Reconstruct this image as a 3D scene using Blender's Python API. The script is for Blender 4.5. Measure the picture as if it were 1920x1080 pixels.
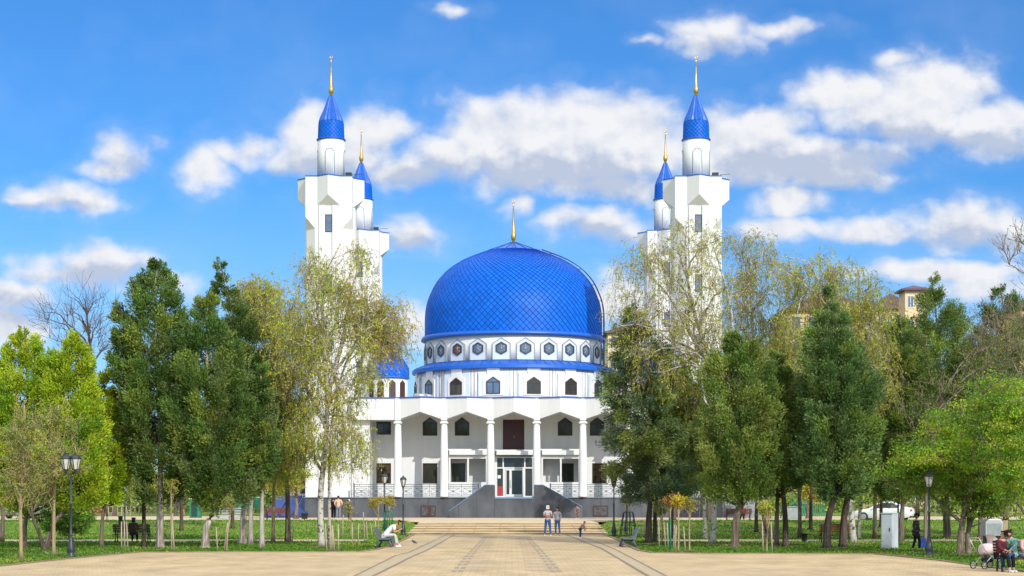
import bpy, math, random
import numpy as np
from mathutils import Vector, Matrix

for o in list(bpy.data.objects): bpy.data.objects.remove(o)
SC = bpy.context.scene
COL = SC.collection
R_ = math.radians

# ------------------------------------------------------------------ camera
F, HZ, CH = 3400.0, 935.0, 2.2          # focal length in photo pixels, horizon row, eye height
cam_d = bpy.data.cameras.new('camera'); cam = bpy.data.objects.new('camera', cam_d); COL.objects.link(cam)
cam.location = (0, 0, CH); cam.rotation_euler = (R_(90), 0, 0)
cam_d.sensor_width = 36.0; cam_d.lens = 36.0 * F / 1920.0
cam_d.shift_y = (HZ - 540.0) / 1920.0
cam_d.clip_start = 0.5; cam_d.clip_end = 20000
SC.camera = cam

def wx(px, Y): return (px - 960.0) * Y / F
def wz(row, Y): return CH - (row - HZ) * Y / F
def gp(px, row, z=0.0):
    Y = F * (CH - z) / (row - HZ); return (wx(px, Y), Y, z)

# ------------------------------------------------------------------ sun, sky, exposure
SUN_AZ, SUN_EL = 29.0, 30.5             # degrees right of straight behind the camera, height
sd = Vector((math.sin(R_(SUN_AZ)) * math.cos(R_(SUN_EL)), -math.cos(R_(SUN_AZ)) * math.cos(R_(SUN_EL)), math.sin(R_(SUN_EL))))
sun_d = bpy.data.lights.new('sun', 'SUN'); sun = bpy.data.objects.new('sun', sun_d); COL.objects.link(sun)
sun_d.energy = 3.15; sun_d.angle = R_(0.5); sun_d.color = (1.0, 0.955, 0.88)
sun.rotation_euler = sd.to_track_quat('Z', 'Y').to_euler(); sun.location = (30, -40, 60)

SC.view_settings.view_transform = 'Standard'; SC.view_settings.look = 'None'
SC.view_settings.gamma = 1.0; SC.view_settings.exposure = 0.30
SC.cycles.max_bounces = 6; SC.cycles.diffuse_bounces = 4; SC.cycles.glossy_bounces = 3
SC.cycles.transmission_bounces = 3; SC.cycles.transparent_max_bounces = 8
SC.cycles.caustics_reflective = False; SC.cycles.caustics_refractive = False

W = bpy.data.worlds.new('World'); SC.world = W; W.use_nodes = True
W.cycles.sampling_method = 'NONE'      # the sky is smooth, the sun is a lamp
WN, WL = W.node_tree.nodes, W.node_tree.links
WN.clear()

class NG:
    """tiny helper to chain shader nodes"""
    def __init__(s, tree): s.n = tree.nodes; s.l = tree.links
    def new(s, t, **kw):
        nd = s.n.new(t)
        for k, v in kw.items(): setattr(nd, k, v)
        return nd
    def put(s, sock, v):
        if isinstance(v, bpy.types.NodeSocket): s.l.new(v, sock)
        elif v is not None: sock.default_value = v
    def math(s, op, a, b=None, c=None, clamp=False):
        nd = s.new('ShaderNodeMath', operation=op, use_clamp=clamp)
        s.put(nd.inputs[0], a)
        if b is not None: s.put(nd.inputs[1], b)
        if c is not None: s.put(nd.inputs[2], c)
        return nd.outputs[0]
    def vec(s, op, a, b=None, c=None, out='Vector'):
        nd = s.new('ShaderNodeVectorMath', operation=op)
        s.put(nd.inputs[0], a)
        if b is not None: s.put(nd.inputs[1], b)
        if c is not None: s.put(nd.inputs[2], c)
        return nd.outputs[out]
    def noise(s, v, scale, detail=4, rough=0.5, out='Fac', dist=0.0):
        nd = s.new('ShaderNodeTexNoise'); s.put(nd.inputs['Vector'], v)
        nd.inputs['Scale'].default_value = scale; nd.inputs['Detail'].default_value = detail
        nd.inputs['Roughness'].default_value = rough; nd.inputs['Distortion'].default_value = dist
        return nd.outputs[out]
    def mr(s, v, a, b, c=0.0, d=1.0, smooth=False):
        nd = s.new('ShaderNodeMapRange'); nd.interpolation_type = 'SMOOTHSTEP' if smooth else 'LINEAR'
        s.put(nd.inputs[0], v)
        for i, x in enumerate((a, b, c, d)): s.put(nd.inputs[i + 1], x)
        return nd.outputs[0]
    def mix(s, f, a, b, blend='MIX'):
        nd = s.new('ShaderNodeMix', data_type='RGBA', blend_type=blend)
        s.put(nd.inputs[0], f); s.put(nd.inputs[6], a); s.put(nd.inputs[7], b)
        return nd.outputs[2]

g = NG(W.node_tree)
sky = g.new('ShaderNodeTexSky', sky_type='NISHITA', sun_disc=False)
sky.sun_elevation = R_(SUN_EL)
sky.sun_rotation = R_(180.0 - SUN_AZ)
sky.air_density = 1.0; sky.dust_density = 0.25; sky.ozone_density = 2.5; sky.altitude = 200
geo = g.new('ShaderNodeNewGeometry')
dirv = g.vec('SCALE', geo.outputs['Incoming'], None); dirv.node.inputs['Scale'].default_value = -1.0
sep = g.new('ShaderNodeSeparateXYZ'); g.put(sep.inputs[0], dirv)
ay = g.math('MAXIMUM', g.math('ABSOLUTE', sep.outputs['Y']), 0.02)
k = F / 100.0
U = g.math('MULTIPLY', g.math('DIVIDE', sep.outputs['X'], ay), k)
V = g.math('MULTIPLY', g.math('DIVIDE', sep.outputs['Z'], ay), k)
cmb = g.new('ShaderNodeCombineXYZ'); g.put(cmb.inputs[0], U); g.put(cmb.inputs[1], V)
P = cmb.outputs[0]
# each cloud bank is a handful of puffs, given as direction + angular size (hundredths of the focal length)
PUFFS = [(1110,240,140,60),(950,250,120,55),(1040,300,210,48),(1190,265,110,62),(850,290,90,32),(1120,345,110,26),
 (580,240,52,44),(690,262,62,50),(640,295,120,36),(465,282,62,26),(750,318,70,26),(395,318,40,30),
 (1380,270,110,52),(1470,300,190,42),(1440,232,70,26),(1585,175,80,30),(1755,168,95,55),(1850,232,85,46),(1700,220,130,44),(1560,330,110,22),
 (1350,58,62,26),(1305,78,34,18),(1455,55,62,14),(1680,110,34,16),
 (235,285,42,28),(205,318,38,14),(105,368,78,20),(170,382,36,14),(50,376,40,9),
 (185,498,112,26),(110,512,66,16),(300,528,56,18),(30,555,64,28),(20,610,70,30),
 (1120,420,74,24),(1050,415,42,12),(770,438,52,20),(975,385,26,14),
 (1800,420,110,32),(1905,440,50,26),(1660,432,90,16),(1480,430,110,18),(1492,376,66,24),
 (1760,508,150,18),(1860,540,90,22),(1150,560,60,34),(785,600,40,30),(860,20,30,7),(1215,75,14,5)]
BELLIES = [(1120,340,150,36),(980,325,120,30),(800,330,110,26),(640,335,120,30),(1500,325,170,34),(1620,300,110,34),(1420,318,90,26),(1720,268,110,28),(1860,268,70,20),
 (200,522,110,22),(1120,442,66,18),(1800,448,110,20),(1330,86,60,14),(250,312,50,16),(110,392,70,12),(40,590,60,30),(770,455,50,14)]
def fieldgroup(name, lst, soft, base):
    tr = bpy.data.node_groups.new(name, 'ShaderNodeTree')
    tr.interface.new_socket('P', in_out='INPUT', socket_type='NodeSocketVector')
    tr.interface.new_socket('F', in_out='OUTPUT', socket_type='NodeSocketFloat')
    q = NG(tr); gi = q.new('NodeGroupInput'); go = q.new('NodeGroupOutput')
    cur = None
    for cx, cy, rx, ry in lst:
        cx, cy, rx, ry = (cx - 960) / 100, (HZ - cy) / 100, rx / 100 * 1.22, ry / 100 * 1.3
        v = q.vec('MULTIPLY_ADD', gi.outputs[0], (1 / rx, 1 / ry, 0), (-cx / rx, -cy / ry, 0))
        K = (rx * ry) ** 0.5 * soft + base
        d = q.math('MULTIPLY_ADD', q.vec('LENGTH', v, out='Value'), K, -K)
        cur = d if cur is None else q.math('MINIMUM', cur, d)
    q.put(go.inputs[0], q.math('MULTIPLY', cur, -1.0))
    return tr
FG = fieldgroup('cloud_bank', PUFFS, 0.5, 0.2)
FB = fieldgroup('cloud_bellies', BELLIES, 0.0, 0.8)
def field(p, gr):
    nd = g.new('ShaderNodeGroup'); nd.node_tree = gr; g.put(nd.inputs[0], p); return nd.outputs[0]
PS = g.vec('MULTIPLY', P, (1.0, 1.15, 1.0))
wv = g.vec('SUBTRACT', g.noise(PS, 0.9, 3, 0.55, out='Color'), (0.5, 0.5, 0.5))
PW = g.vec('MULTIPLY_ADD', wv, (0.9, 0.5, 0), P)
N0 = g.noise(PS, 1.1, 8, 0.5)
N1 = g.noise(g.vec('ADD', PS, (0.09, 0.22, 0)), 1.1, 4, 0.5)
FD = field(PW, FG)
vo = g.new('ShaderNodeTexVoronoi', feature='SMOOTH_F1'); g.put(vo.inputs['Vector'], g.vec('MULTIPLY_ADD', wv, (0.5, 0.5, 0), PS)); vo.inputs['Scale'].default_value = 2.3; vo.inputs['Smoothness'].default_value = 0.6
D0 = g.math('ADD', g.math('MULTIPLY_ADD', vo.outputs['Distance'], -0.20, FD), g.math('MULTIPLY_ADD', N0, 0.95, -0.36))
cov = g.mr(D0, -0.24, 0.36, 0, 1, True)
wisp = g.mr(g.noise(PS, 0.4, 5, 0.5), 0.45, 0.8, 0.0, 0.10)
rel = g.math('SUBTRACT', N1, N0)
bel = g.mr(g.math('MULTIPLY_ADD', rel, 1.2, field(PW, FB)), -0.35, 0.55, 0.0, 0.95, True)
sh = g.math('ADD', g.math('MULTIPLY_ADD', vo.outputs['Distance'], 0.22, g.math('MULTIPLY_ADD', rel, 1.9, 0.02)), bel, clamp=True)
ccol = g.mix(sh, (7.3, 7.4, 7.7, 1), (4.2, 4.8, 6.1, 1))
SKYMUL = (0.285, 0.675, 1.11, 1)
skyc = g.mix(1.0, sky.outputs[0], g.mix(g.mr(sep.outputs['Z'], 0.30, 0.5), SKYMUL, (0.62, 0.85, 1.15, 1)), 'MULTIPLY')
skyc = g.mix(g.mr(sep.outputs['Z'], 0.03, 0.17, 0.5, 0.0), skyc, (4.3, 6.1, 8.6, 1))
up = g.mr(sep.outputs['Z'], 0.0, 0.03, 0, 1, True)
halo = g.mr(D0, -0.55, 0.15, 0.0, 0.13, True)
cov = g.math('MULTIPLY', g.math('MAXIMUM', g.math('MAXIMUM', cov, wisp), halo), up)
back = g.math('MULTIPLY', g.mr(sep.outputs['Z'], 0.04, 0.16), g.mr(sep.outputs['Y'], -0.25, -0.05, 1.0, 0.0))
hi = g.math('MULTIPLY', g.math('MAXIMUM', g.mr(sep.outputs['Z'], 0.30, 0.45), back), g.mr(g.noise(dirv, 2.6, 3, 0.5), 0.40, 0.56, 0, 0.95))  # unseen bright clouds added overhead and behind the camera to lift the shade
fin = g.mix(hi, g.mix(cov, skyc, ccol), (16.0, 16.2, 16.6, 1))
bg = g.new('ShaderNodeBackground'); g.put(bg.inputs[0], fin); bg.inputs[1].default_value = 0.1
wo = g.new('ShaderNodeOutputWorld'); g.l.new(bg.outputs[0], wo.inputs[0])

# ------------------------------------------------------------------ materials
def mat(name, col, rough=0.7, col2=None, nscale=1.0, bump=0.0, bscale=None, metal=0.0, spec=0.5, detail=5, lo=0.35, hi=0.65, coat=0.0, stretch=None):
    m = bpy.data.materials.new(name); m.use_nodes = True
    q = NG(m.node_tree); b = q.n['Principled BSDF']
    b.inputs['Roughness'].default_value = rough; b.inputs['Metallic'].default_value = metal
    b.inputs['Specular IOR Level'].default_value = spec; b.inputs['Coat Weight'].default_value = coat
    tc = q.new('ShaderNodeTexCoord'); v = tc.outputs['Object']
    if stretch: v = q.vec('MULTIPLY', v, stretch)
    if col2 is None: col2 = tuple(c * 0.86 for c in col)
    n = q.noise(v, nscale, detail, 0.6)
    q.put(b.inputs['Base Color'], q.mix(q.mr(n, lo, hi), (*col, 1), (*col2, 1)))
    if bump:
        bn = q.new('ShaderNodeBump'); bn.inputs['Strength'].default_value = bump; bn.inputs['Distance'].default_value = 0.05
        q.put(bn.inputs['Height'], q.noise(v, bscale or nscale * 8, 4, 0.6)); q.put(b.inputs['Normal'], bn.outputs[0])
    return m

def leafmat(name, trans=0.25, rough=0.6, spec=0.25):
    m = bpy.data.materials.new(name); m.use_nodes = True
    q = NG(m.node_tree); b = q.n['Principled BSDF']; out = q.n['Material Output']
    at = q.new('ShaderNodeAttribute', attribute_name='tint')
    q.put(b.inputs['Base Color'], at.outputs['Color'])
    b.inputs['Roughness'].default_value = rough; b.inputs['Specular IOR Level'].default_value = spec
    t = q.new('ShaderNodeBsdfTranslucent'); q.put(t.inputs[0], at.outputs['Color'])
    mx = q.new('ShaderNodeMixShader'); mx.inputs[0].default_value = trans
    q.l.new(b.outputs[0], mx.inputs[1]); q.l.new(t.outputs[0], mx.inputs[2]); q.l.new(mx.outputs[0], out.inputs[0])
    return m

M = {}
M['white'] = mat('white_render', (0.665, 0.665, 0.655), 0.85, (0.58, 0.585, 0.59), 0.9, 0.08, 12, lo=0.42, hi=0.8, spec=0.2, stretch=(1.6, 1.6, .12), detail=8)
M['recess'] = mat('pale_blue_render', (0.56, 0.63, 0.74), 0.85, (0.50, 0.57, 0.68), 1.0, spec=0.2)
M['blue_trim'] = mat('blue_sheet_metal', (0.004, 0.105, 0.48), 0.42, (0.003, 0.085, 0.42), 1.5, 0.05, 20)
M['gold'] = mat('gilded_metal', (0.62, 0.42, 0.12), 0.32, (0.45, 0.30, 0.08), 3, metal=0.9)
M['brown_frame'] = mat('brown_window_frame', (0.045, 0.018, 0.014), 0.5, None, 4)
M['maroon'] = mat('maroon_door_paint', (0.055, 0.010, 0.016), 0.45, None, 3)
M['glass'] = mat('dark_glass', (0.022, 0.026, 0.028), 0.06, (0.05, 0.045, 0.03), 0.9, spec=0.6)
M['glass_blue'] = mat('sky_glass', (0.10, 0.17, 0.28), 0.08, (0.07, 0.10, 0.16), 1.2, spec=0.8)
M['alu'] = mat('light_steel', (0.42, 0.44, 0.45), 0.4, None, 3, metal=0.6)
M['dark'] = mat('black_paint', (0.012, 0.013, 0.015), 0.4, (0.02, 0.02, 0.02), 5)
M['lamp_iron'] = mat('dark_lamp_iron', (0.018, 0.024, 0.034), 0.42, (0.03, 0.035, 0.045), 6)
M['lamp_glass'] = mat('lamp_glass', (0.62, 0.60, 0.50), 0.15, (0.40, 0.42, 0.42), 6, spec=0.6)
M['wood_pale'] = mat('pale_stake_wood', (0.42, 0.35, 0.26), 0.85, (0.26, 0.21, 0.16), 9, stretch=(1, 1, .2))
M['wood_red'] = mat('red_brown_slats', (0.16, 0.038, 0.022), 0.55, (0.10, 0.024, 0.016), 7)
M['wood_dark'] = mat('dark_bench_slats', (0.045, 0.018, 0.014), 0.6, None, 7)
M['grey_bench'] = mat('grey_bench_slats', (0.10, 0.115, 0.14), 0.5, (0.07, 0.08, 0.10), 7)
M['green_paint'] = mat('green_paint', (0.01, 0.20, 0.10), 0.45, (0.008, 0.13, 0.07), 4)
M['dkgreen_paint'] = mat('dark_green_paint', (0.008, 0.04, 0.035), 0.45, None, 4)
M['skin'] = mat('skin', (0.50, 0.27, 0.19), 0.6, (0.42, 0.21, 0.14), 6)
M['skin_red'] = mat('sunburnt_skin', (0.55, 0.20, 0.13), 0.6, None, 6)
M['hair'] = mat('dark_hair', (0.012, 0.009, 0.008), 0.6, (0.03, 0.02, 0.015), 20)
M['hair_blond'] = mat('blond_hair', (0.42, 0.26, 0.12), 0.6, (0.28, 0.16, 0.07), 20)

def bark(name, c1, c2, white=False):
    m = bpy.data.materials.new(name); m.use_nodes = True
    q = NG(m.node_tree); b = q.n['Principled BSDF']; b.inputs['Roughness'].default_value = 0.9; b.inputs['Specular IOR Level'].default_value = 0.15
    tc = q.new('ShaderNodeTexCoord')
    v = q.vec('MULTIPLY', tc.outputs['Object'], (4.5, 4.5, 7.0) if white else (6, 6, 0.9))
    n = q.noise(v, 1.0, 5, 0.65, dist=0.5)
    c = q.mix(q.mr(n, 0.52, 0.60) if white else q.mr(n, 0.38, 0.6), (*c1, 1), (*c2, 1))
    q.put(b.inputs['Base Color'], c)
    bn = q.new('ShaderNodeBump'); bn.inputs['Strength'].default_value = 0.7; bn.inputs['Distance'].default_value = 0.04
    q.put(bn.inputs['Height'], n); q.put(b.inputs['Normal'], bn.outputs[0])
    return m
M['bark_birch'] = bark('birch_bark', (0.46, 0.43, 0.38), (0.06, 0.05, 0.04), True)
M['bark_dark'] = bark('furrowed_dark_bark', (0.05, 0.036, 0.028), (0.12, 0.09, 0.07))
M['bark_grey'] = bark('grey_bark', (0.24, 0.19, 0.15), (0.09, 0.065, 0.05))
M['limewash'] = bark('limewashed_bark', (0.50, 0.46, 0.41), (0.20, 0.15, 0.12))
M['bark_young'] = bark('young_tan_bark', (0.38, 0.29, 0.17), (0.24, 0.18, 0.10))
M['leaf_conifer'] = leafmat('conifer_scale_leaves', 0.16, 0.65, 0.2)
M['leaf_soft'] = leafmat('soft_spring_leaves', 0.38, 0.55, 0.25)
M['grass_blade'] = leafmat('grass_blades', 0.3, 0.6, 0.2)

# ------------------------------------------------------------------ mesh helpers
def wloc(o):
    v = Vector((0, 0, 0))
    while o is not None: v += o.location; o = o.parent
    return v
def link(o, parent=None):
    COL.objects.link(o)
    if parent is not None: o.parent = parent
    return o
def tag(o, label=None, cat=None, group=None, kind=None):
    if label: o['label'] = label
    if cat: o['category'] = cat
    if group: o['group'] = group
    if kind: o['kind'] = kind
    return o
def thing(name, loc, label, cat, group=None, rz=0.0):
    o = bpy.data.objects.new(name, None); o.location = loc; o.rotation_euler = (0, 0, rz); COL.objects.link(o)
    return tag(o, label, cat, group)
def mesh_np(name, verts, faces4, mats, tint=None, smooth=False):
    """fast quad mesh"""
    me = bpy.data.meshes.new(name)
    nv, nf = len(verts), len(faces4)
    me.vertices.add(nv); me.vertices.foreach_set('co', np.asarray(verts, np.float32).ravel())
    me.loops.add(nf * 4); me.loops.foreach_set('vertex_index', np.asarray(faces4, np.int32).ravel())
    me.polygons.add(nf); me.polygons.foreach_set('loop_start', np.arange(0, nf * 4, 4, dtype=np.int32))
    me.polygons.foreach_set('loop_total', np.full(nf, 4, np.int32))
    me.polygons.foreach_set('use_smooth', np.full(nf, smooth))
    if tint is not None:
        a = me.color_attributes.new('tint', 'FLOAT_COLOR', 'POINT')
        t = np.ones((nv, 4), np.float32); t[:, :3] = tint; a.data.foreach_set('color', t.ravel())
    me.update(calc_edges=True)
    for m in (mats if isinstance(mats, (list, tuple)) else [mats]): me.materials.append(m)
    return me
def obj_me(name, me, parent=None, loc=None):
    o = bpy.data.objects.new(name, me)
    if loc is not None: o.location = loc
    return link(o, parent)

class MB:
    def __init__(s): s.v = []; s.f = []; s.sm = []
    def add(s, vs, fs, smooth=False):
        n = len(s.v); s.v += [tuple(v) for v in vs]; s.f += [tuple(i + n for i in f) for f in fs]; s.sm += [smooth] * len(fs); return s
    def box(s, x0, x1, y0, y1, z0, z1):
        if x0 > x1: x0, x1 = x1, x0
        if y0 > y1: y0, y1 = y1, y0
        if z0 > z1: z0, z1 = z1, z0
        return s.add([(x0, y0, z0), (x1, y0, z0), (x1, y1, z0), (x0, y1, z0), (x0, y0, z1), (x1, y0, z1), (x1, y1, z1), (x0, y1, z1)],
                     [(0, 3, 2, 1), (4, 5, 6, 7), (0, 1, 5, 4), (1, 2, 6, 5), (2, 3, 7, 6), (3, 0, 4, 7)])
    def prism(s, poly, z0, z1, top=None):
        n = len(poly); t = top or poly
        return s.add([(x, y, z0) for x, y in poly] + [(x, y, z1) for x, y in t],
                     [tuple(range(n))[::-1], tuple(range(n, 2 * n))] + [(i, (i + 1) % n, n + (i + 1) % n, n + i) for i in range(n)])
    def front(s, poly, y0, y1):
        """outline in x,z pushed along y"""
        n = len(poly)
        return s.add([(x, y0, z) for x, z in poly] + [(x, y1, z) for x, z in poly],
                     [tuple(range(n)), tuple(range(n, 2 * n))[::-1]] + [(i, n + i, n + (i + 1) % n, (i + 1) % n) for i in range(n)])
    def ring(s, outer, inner, y0, y1):
        """frame between two outlines with the same number of points, in x,z"""
        n = len(outer)
        vs = [(x, y0, z) for x, z in outer] + [(x, y0, z) for x, z in inner] + [(x, y1, z) for x, z in outer] + [(x, y1, z) for x, z in inner]
        fs = []
        for i in range(n):
            j = (i + 1) % n
            fs += [(i, j, n + j, n + i), (2 * n + i, 3 * n + i, 3 * n + j, 2 * n + j), (i, 2 * n + i, 2 * n + j, j), (n + i, n + j, 3 * n + j, 3 * n + i)]
        return s.add(vs, fs)
    def lathe(s, prof, c=(0, 0), n=24, smooth=True, a0=0.0, caps=True):
        m = len(prof); vs = []; fs = []
        for r, z in prof:
            for i in range(n):
                a = a0 + 2 * math.pi * i / n; vs.append((c[0] + r * math.cos(a), c[1] + r * math.sin(a), z))
        for k in range(m - 1):
            for i in range(n):
                j = (i + 1) % n; fs.append((k * n + i, k * n + j, (k + 1) * n + j, (k + 1) * n + i))
        s.add(vs, fs, smooth)
        if caps:
            b = len(s.v) - len(vs)
            s.f += [tuple(b + i for i in range(n))[::-1], tuple(b + (m - 1) * n + i for i in range(n))]; s.sm += [False, False]
        return s
    def tube(s, pts, rad, n=6, smooth=True, caps=True):
        pts = [Vector(p) for p in pts]; m = len(pts)
        if not hasattr(rad, '__len__'): rad = [rad] * m
        vs = []; fs = []
        for i, p in enumerate(pts):
            d = (pts[min(i + 1, m - 1)] - pts[max(i - 1, 0)]).normalized()
            ref = Vector((0, 0, 1)) if abs(d.z) < 0.9 else Vector((1, 0, 0))
            a = d.cross(ref).normalized(); b = d.cross(a)
            for k in range(n):
                t = 2 * math.pi * k / n; vs.append(p + (a * math.cos(t) + b * math.sin(t)) * rad[i])
        for i in range(m - 1):
            for k in range(n):
                j = (k + 1) % n; fs.append((i * n + k, i * n + j, (i + 1) * n + j, (i + 1) * n + k))
        s.add(vs, fs, smooth)
        if caps:
            b = len(s.v) - len(vs)
            s.f += [tuple(b + k for k in range(n))[::-1], tuple(b + (m - 1) * n + k for k in range(n))]; s.sm += [False, False]
        return s
    def split(s, name, m, parent, size, world=True):
        """every run of `size` = (verts, faces) becomes a part of its own"""
        nv, nf = size
        for k in range(len(s.v) // nv):
            q = MB(); q.v = s.v[k * nv:(k + 1) * nv]; q.f = [tuple(i - k * nv for i in f) for f in s.f[k * nf:(k + 1) * nf]]; q.sm = s.sm[k * nf:(k + 1) * nf]
            q.build(name, m, parent, world)
    def build(s, name, m, parent=None, world=True, bevel=0.0):
        me = bpy.data.meshes.new(name); vs = s.v
        if parent is not None and world:
            w = wloc(parent); vs = [(x - w.x, y - w.y, z - w.z) for x, y, z in vs]
        me.from_pydata(vs, [], s.f); me.polygons.foreach_set('use_smooth', s.sm); me.update()
        for q in (m if isinstance(m, (list, tuple)) else [m]): me.materials.append(q)
        o = link(bpy.data.objects.new(name, me), parent)
        if bevel:
            b = o.modifiers.new('b', 'BEVEL'); b.width = bevel; b.segments = 2; b.limit_method = 'ANGLE'
        return o
def copy_tree(o, parent=None):
    c = o.copy(); COL.objects.link(c)
    if parent is not None: c.parent = parent
    for ch in list(o.children): copy_tree(ch, c)
    return c
# ------------------------------------------------------------------ ground
UP = 0.55                                # height of the upper plaza
SX0, SX1 = -6.4, 5.85                    # the broad steps
def sstep(a, b, x):
    t = min(1.0, max(0.0, (x - a) / (b - a))); return t * t * (3 - 2 * t)
def gh(x, y):
    h = (UP - 0.02) * sstep(100, 132, y) + 0.22 * math.exp(-((y - 122) / 9) ** 2) * sstep(8, 14, abs(x))
    if y < 160:
        side = max(sstep(SX1 + .15, SX1 + 1.6, x), sstep(-SX0 + .15, -SX0 + 1.6, -x))
        h = h * side - 0.03 * (1 - side)
    return h
xs = sorted(set([-3000, -900, -300, -150, -100] + [i * 2.0 for i in range(-35, 36)] + [SX0 - .1, SX0 - 1.6, SX0 - .8, SX1 + .1, SX1 + 1.6, SX1 + .8] + [100, 150, 300, 900, 3000]))
ys = sorted(set([-200, -50, 0, 20, 40] + [50 + i * 2.5 for i in range(46)] + [170, 200, 300, 600, 1200, 4000]))
mb = MB(); nx = len(xs)
mb.v = [(x, y, gh(x, y)) for y in ys for x in xs]
mb.f = [(j * nx + i, j * nx + i + 1, (j + 1) * nx + i + 1, (j + 1) * nx + i) for j in range(len(ys) - 1) for i in range(nx - 1)]
mb.sm = [True] * len(mb.f)
m = mat('lawn', (0.11, 0.21, 0.02), 0.9, (0.20, 0.24, 0.045), 0.35, 0.5, 14, spec=0.1, detail=8, lo=0.45, hi=0.62)
tag(mb.build('ground', m), kind='structure')

def paving():
    m = bpy.data.materials.new('tan_block_paving'); m.use_nodes = True
    q = NG(m.node_tree); b = q.n['Principled BSDF']; b.inputs['Roughness'].default_value = 0.85; b.inputs['Specular IOR Level'].default_value = 0.2
    tc = q.new('ShaderNodeTexCoord'); v = tc.outputs['Object']
    br = q.new('ShaderNodeTexBrick'); q.put(br.inputs['Vector'], v)
    br.inputs['Scale'].default_value = 1.0; br.inputs['Brick Width'].default_value = 0.42; br.inputs['Row Height'].default_value = 0.30
    br.inputs['Mortar Size'].default_value = 0.012; br.inputs['Bias'].default_value = 0.0
    br.inputs['Color1'].default_value = (0.56, 0.43, 0.25, 1); br.inputs['Color2'].default_value = (0.49, 0.37, 0.21, 1); br.inputs['Mortar'].default_value = (0.36, 0.27, 0.16, 1)
    n = q.noise(q.vec('MULTIPLY', v, (1, .45, 1)), 0.7, 8, 0.65)
    c = q.mix(0.75, br.outputs[0], q.mix(q.mr(n, .33, .62), (0.66, 0.64, 0.62, 1), (1.12, 1.12, 1.1, 1)), 'MULTIPLY')
    n2 = q.noise(v, 0.11, 4, 0.6)
    c = q.mix(q.mr(n2, .42, .66, 0, .45), c, (0.42, 0.33, 0.21, 1))
    q.put(b.inputs['Base Color'], c)
    bn = q.new('ShaderNodeBump'); bn.inputs['Strength'].default_value = 0.4; bn.inputs['Distance'].default_value = 0.02
    q.put(bn.inputs['Height'], br.outputs['Fac']); bn.invert = True; q.put(b.inputs['Normal'], bn.outputs[0])
    return m
M['paving'] = paving()
M['kerb'] = mat('brown_kerb', (0.30, 0.20, 0.12), 0.9, (0.20, 0.14, 0.09), 2)
def sheet(name, pts, m, z, thick=0.0, kind='structure', parent=None):
    mb = MB(); n = len(pts)
    if thick: mb.prism([(p[0], p[1]) for p in pts], z - thick, z)
    else: mb.add([(p[0], p[1], z) for p in pts], [tuple(range(n))])
    o = mb.build(name, m, parent)
    if kind: tag(o, kind=kind)
    return o
edge_l = [(-60, 1072), (0, 1063), (100, 1052), (190, 1043), (262, 1037), (420, 1036), (560, 1036), (676, 1035.5), (712, 1031), (742, 1021), (766, 1009), (778, 1002.2)]
edge_r = [(1128, 1002.2), (1150, 1010), (1176, 1024), (1196, 1033), (1222, 1037.5), (1330, 1039), (1500, 1039.5), (1640, 1040), (1700, 1046), (1760, 1052), (1830, 1062), (1925, 1074), (1990, 1084)]
PL = [gp(*p)[:2] for p in edge_l]; PR = [gp(*p)[:2] for p in edge_r]
poly = [(-60, 20)] + [(-60, PL[0][1])] + PL + PR + [(60, PR[-1][1]), (60, 20)]
from mathutils.geometry import tessellate_polygon
tri = tessellate_polygon([[Vector((x, y, 0)) for x, y in poly]])
mb = MB(); mb.add([(x, y, 0.012) for x, y in poly], [tuple(t) for t in tri])
for i, f in enumerate(mb.f):
    a, b_, c = (Vector(mb.v[j]) for j in f)
    if (b_ - a).cross(c - a).z < 0: mb.f[i] = f[::-1]
tag(mb.build('plaza', M['paving']), kind='structure')
# kerb stones along the two lawn edges
for nm, E in (('kerb', PL), ('kerb', PR)):
    mb = MB(); mb.v = []; n = len(E)
    nor = []
    for i in range(n):
        d = Vector(E[min(i + 1, n - 1)]) - Vector(E[max(i - 1, 0)]); d.normalize(); nor.append(Vector((-d.y, d.x)))
    vs = []
    for (x, y), q in zip(E, nor):
        for off, z in ((-.02, 0.0), (-.02, .05), (.13, .05), (.13, 0.0)): vs.append((x + q.x * off, y + q.y * off, z))
    fs = [(4 * i + k, 4 * i + k + 1, 4 * i + 5 + k, 4 * i + 4 + k) for i in range(n - 1) for k in range(3)]
    mb.add(vs, fs); tag(mb.build('kerb', M['kerb']), kind='structure')

# the two curving bands and the brick inlays of the forecourt
M['band'] = mat('grey_brown_band', (0.45, 0.365, 0.225), 0.85, (0.38, 0.30, 0.185), 1.5, 0.2, 20)
M['bandedge'] = mat('dark_band_edge', (0.27, 0.20, 0.14), 0.85, (0.21, 0.155, 0.11), 3)
def band(a, b, inset):
    A = [gp(*p)[:2] for p in a]; B = [gp(*p)[:2] for p in b]
    vs = []; fs = []
    for p, q in zip(A, B): vs += [(p[0], p[1], .02), (q[0], q[1], .02)]
    fs = [(2 * i, 2 * i + 1, 2 * i + 3, 2 * i + 2) for i in range(len(A) - 1)]
    mb = MB(); mb.add(vs, fs); tag(mb.build('paved_band', M['band']), kind='structure')
    for side in (A, B):
        vs = []
        for (x, y) in side: vs += [(x - .045, y, .026), (x + .045, y, .026)]
        mb = MB(); mb.add(vs, fs); tag(mb.build('band_edge', M['bandedge']), kind='structure')
band([(655, 1086), (742, 1042.5), (768, 1036), (838, 1003)], [(690, 1086), (776, 1042.5), (800, 1033), (852, 1003)], 0)
band([(1062, 1003), (1102, 1019), (1128, 1029), (1224, 1086)], [(1078, 1003), (1122, 1018), (1152, 1030), (1258, 1086)], 0)
RW = [1072, 1065.3, 1059, 1053.4, 1048.2, 1043.4, 1038.8, 1034.4, 1030.8, 1027.6, 1024.8, 1022.2, 1019.8, 1017.4, 1015.2, 1013, 1011, 1009.2, 1007.4]
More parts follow.
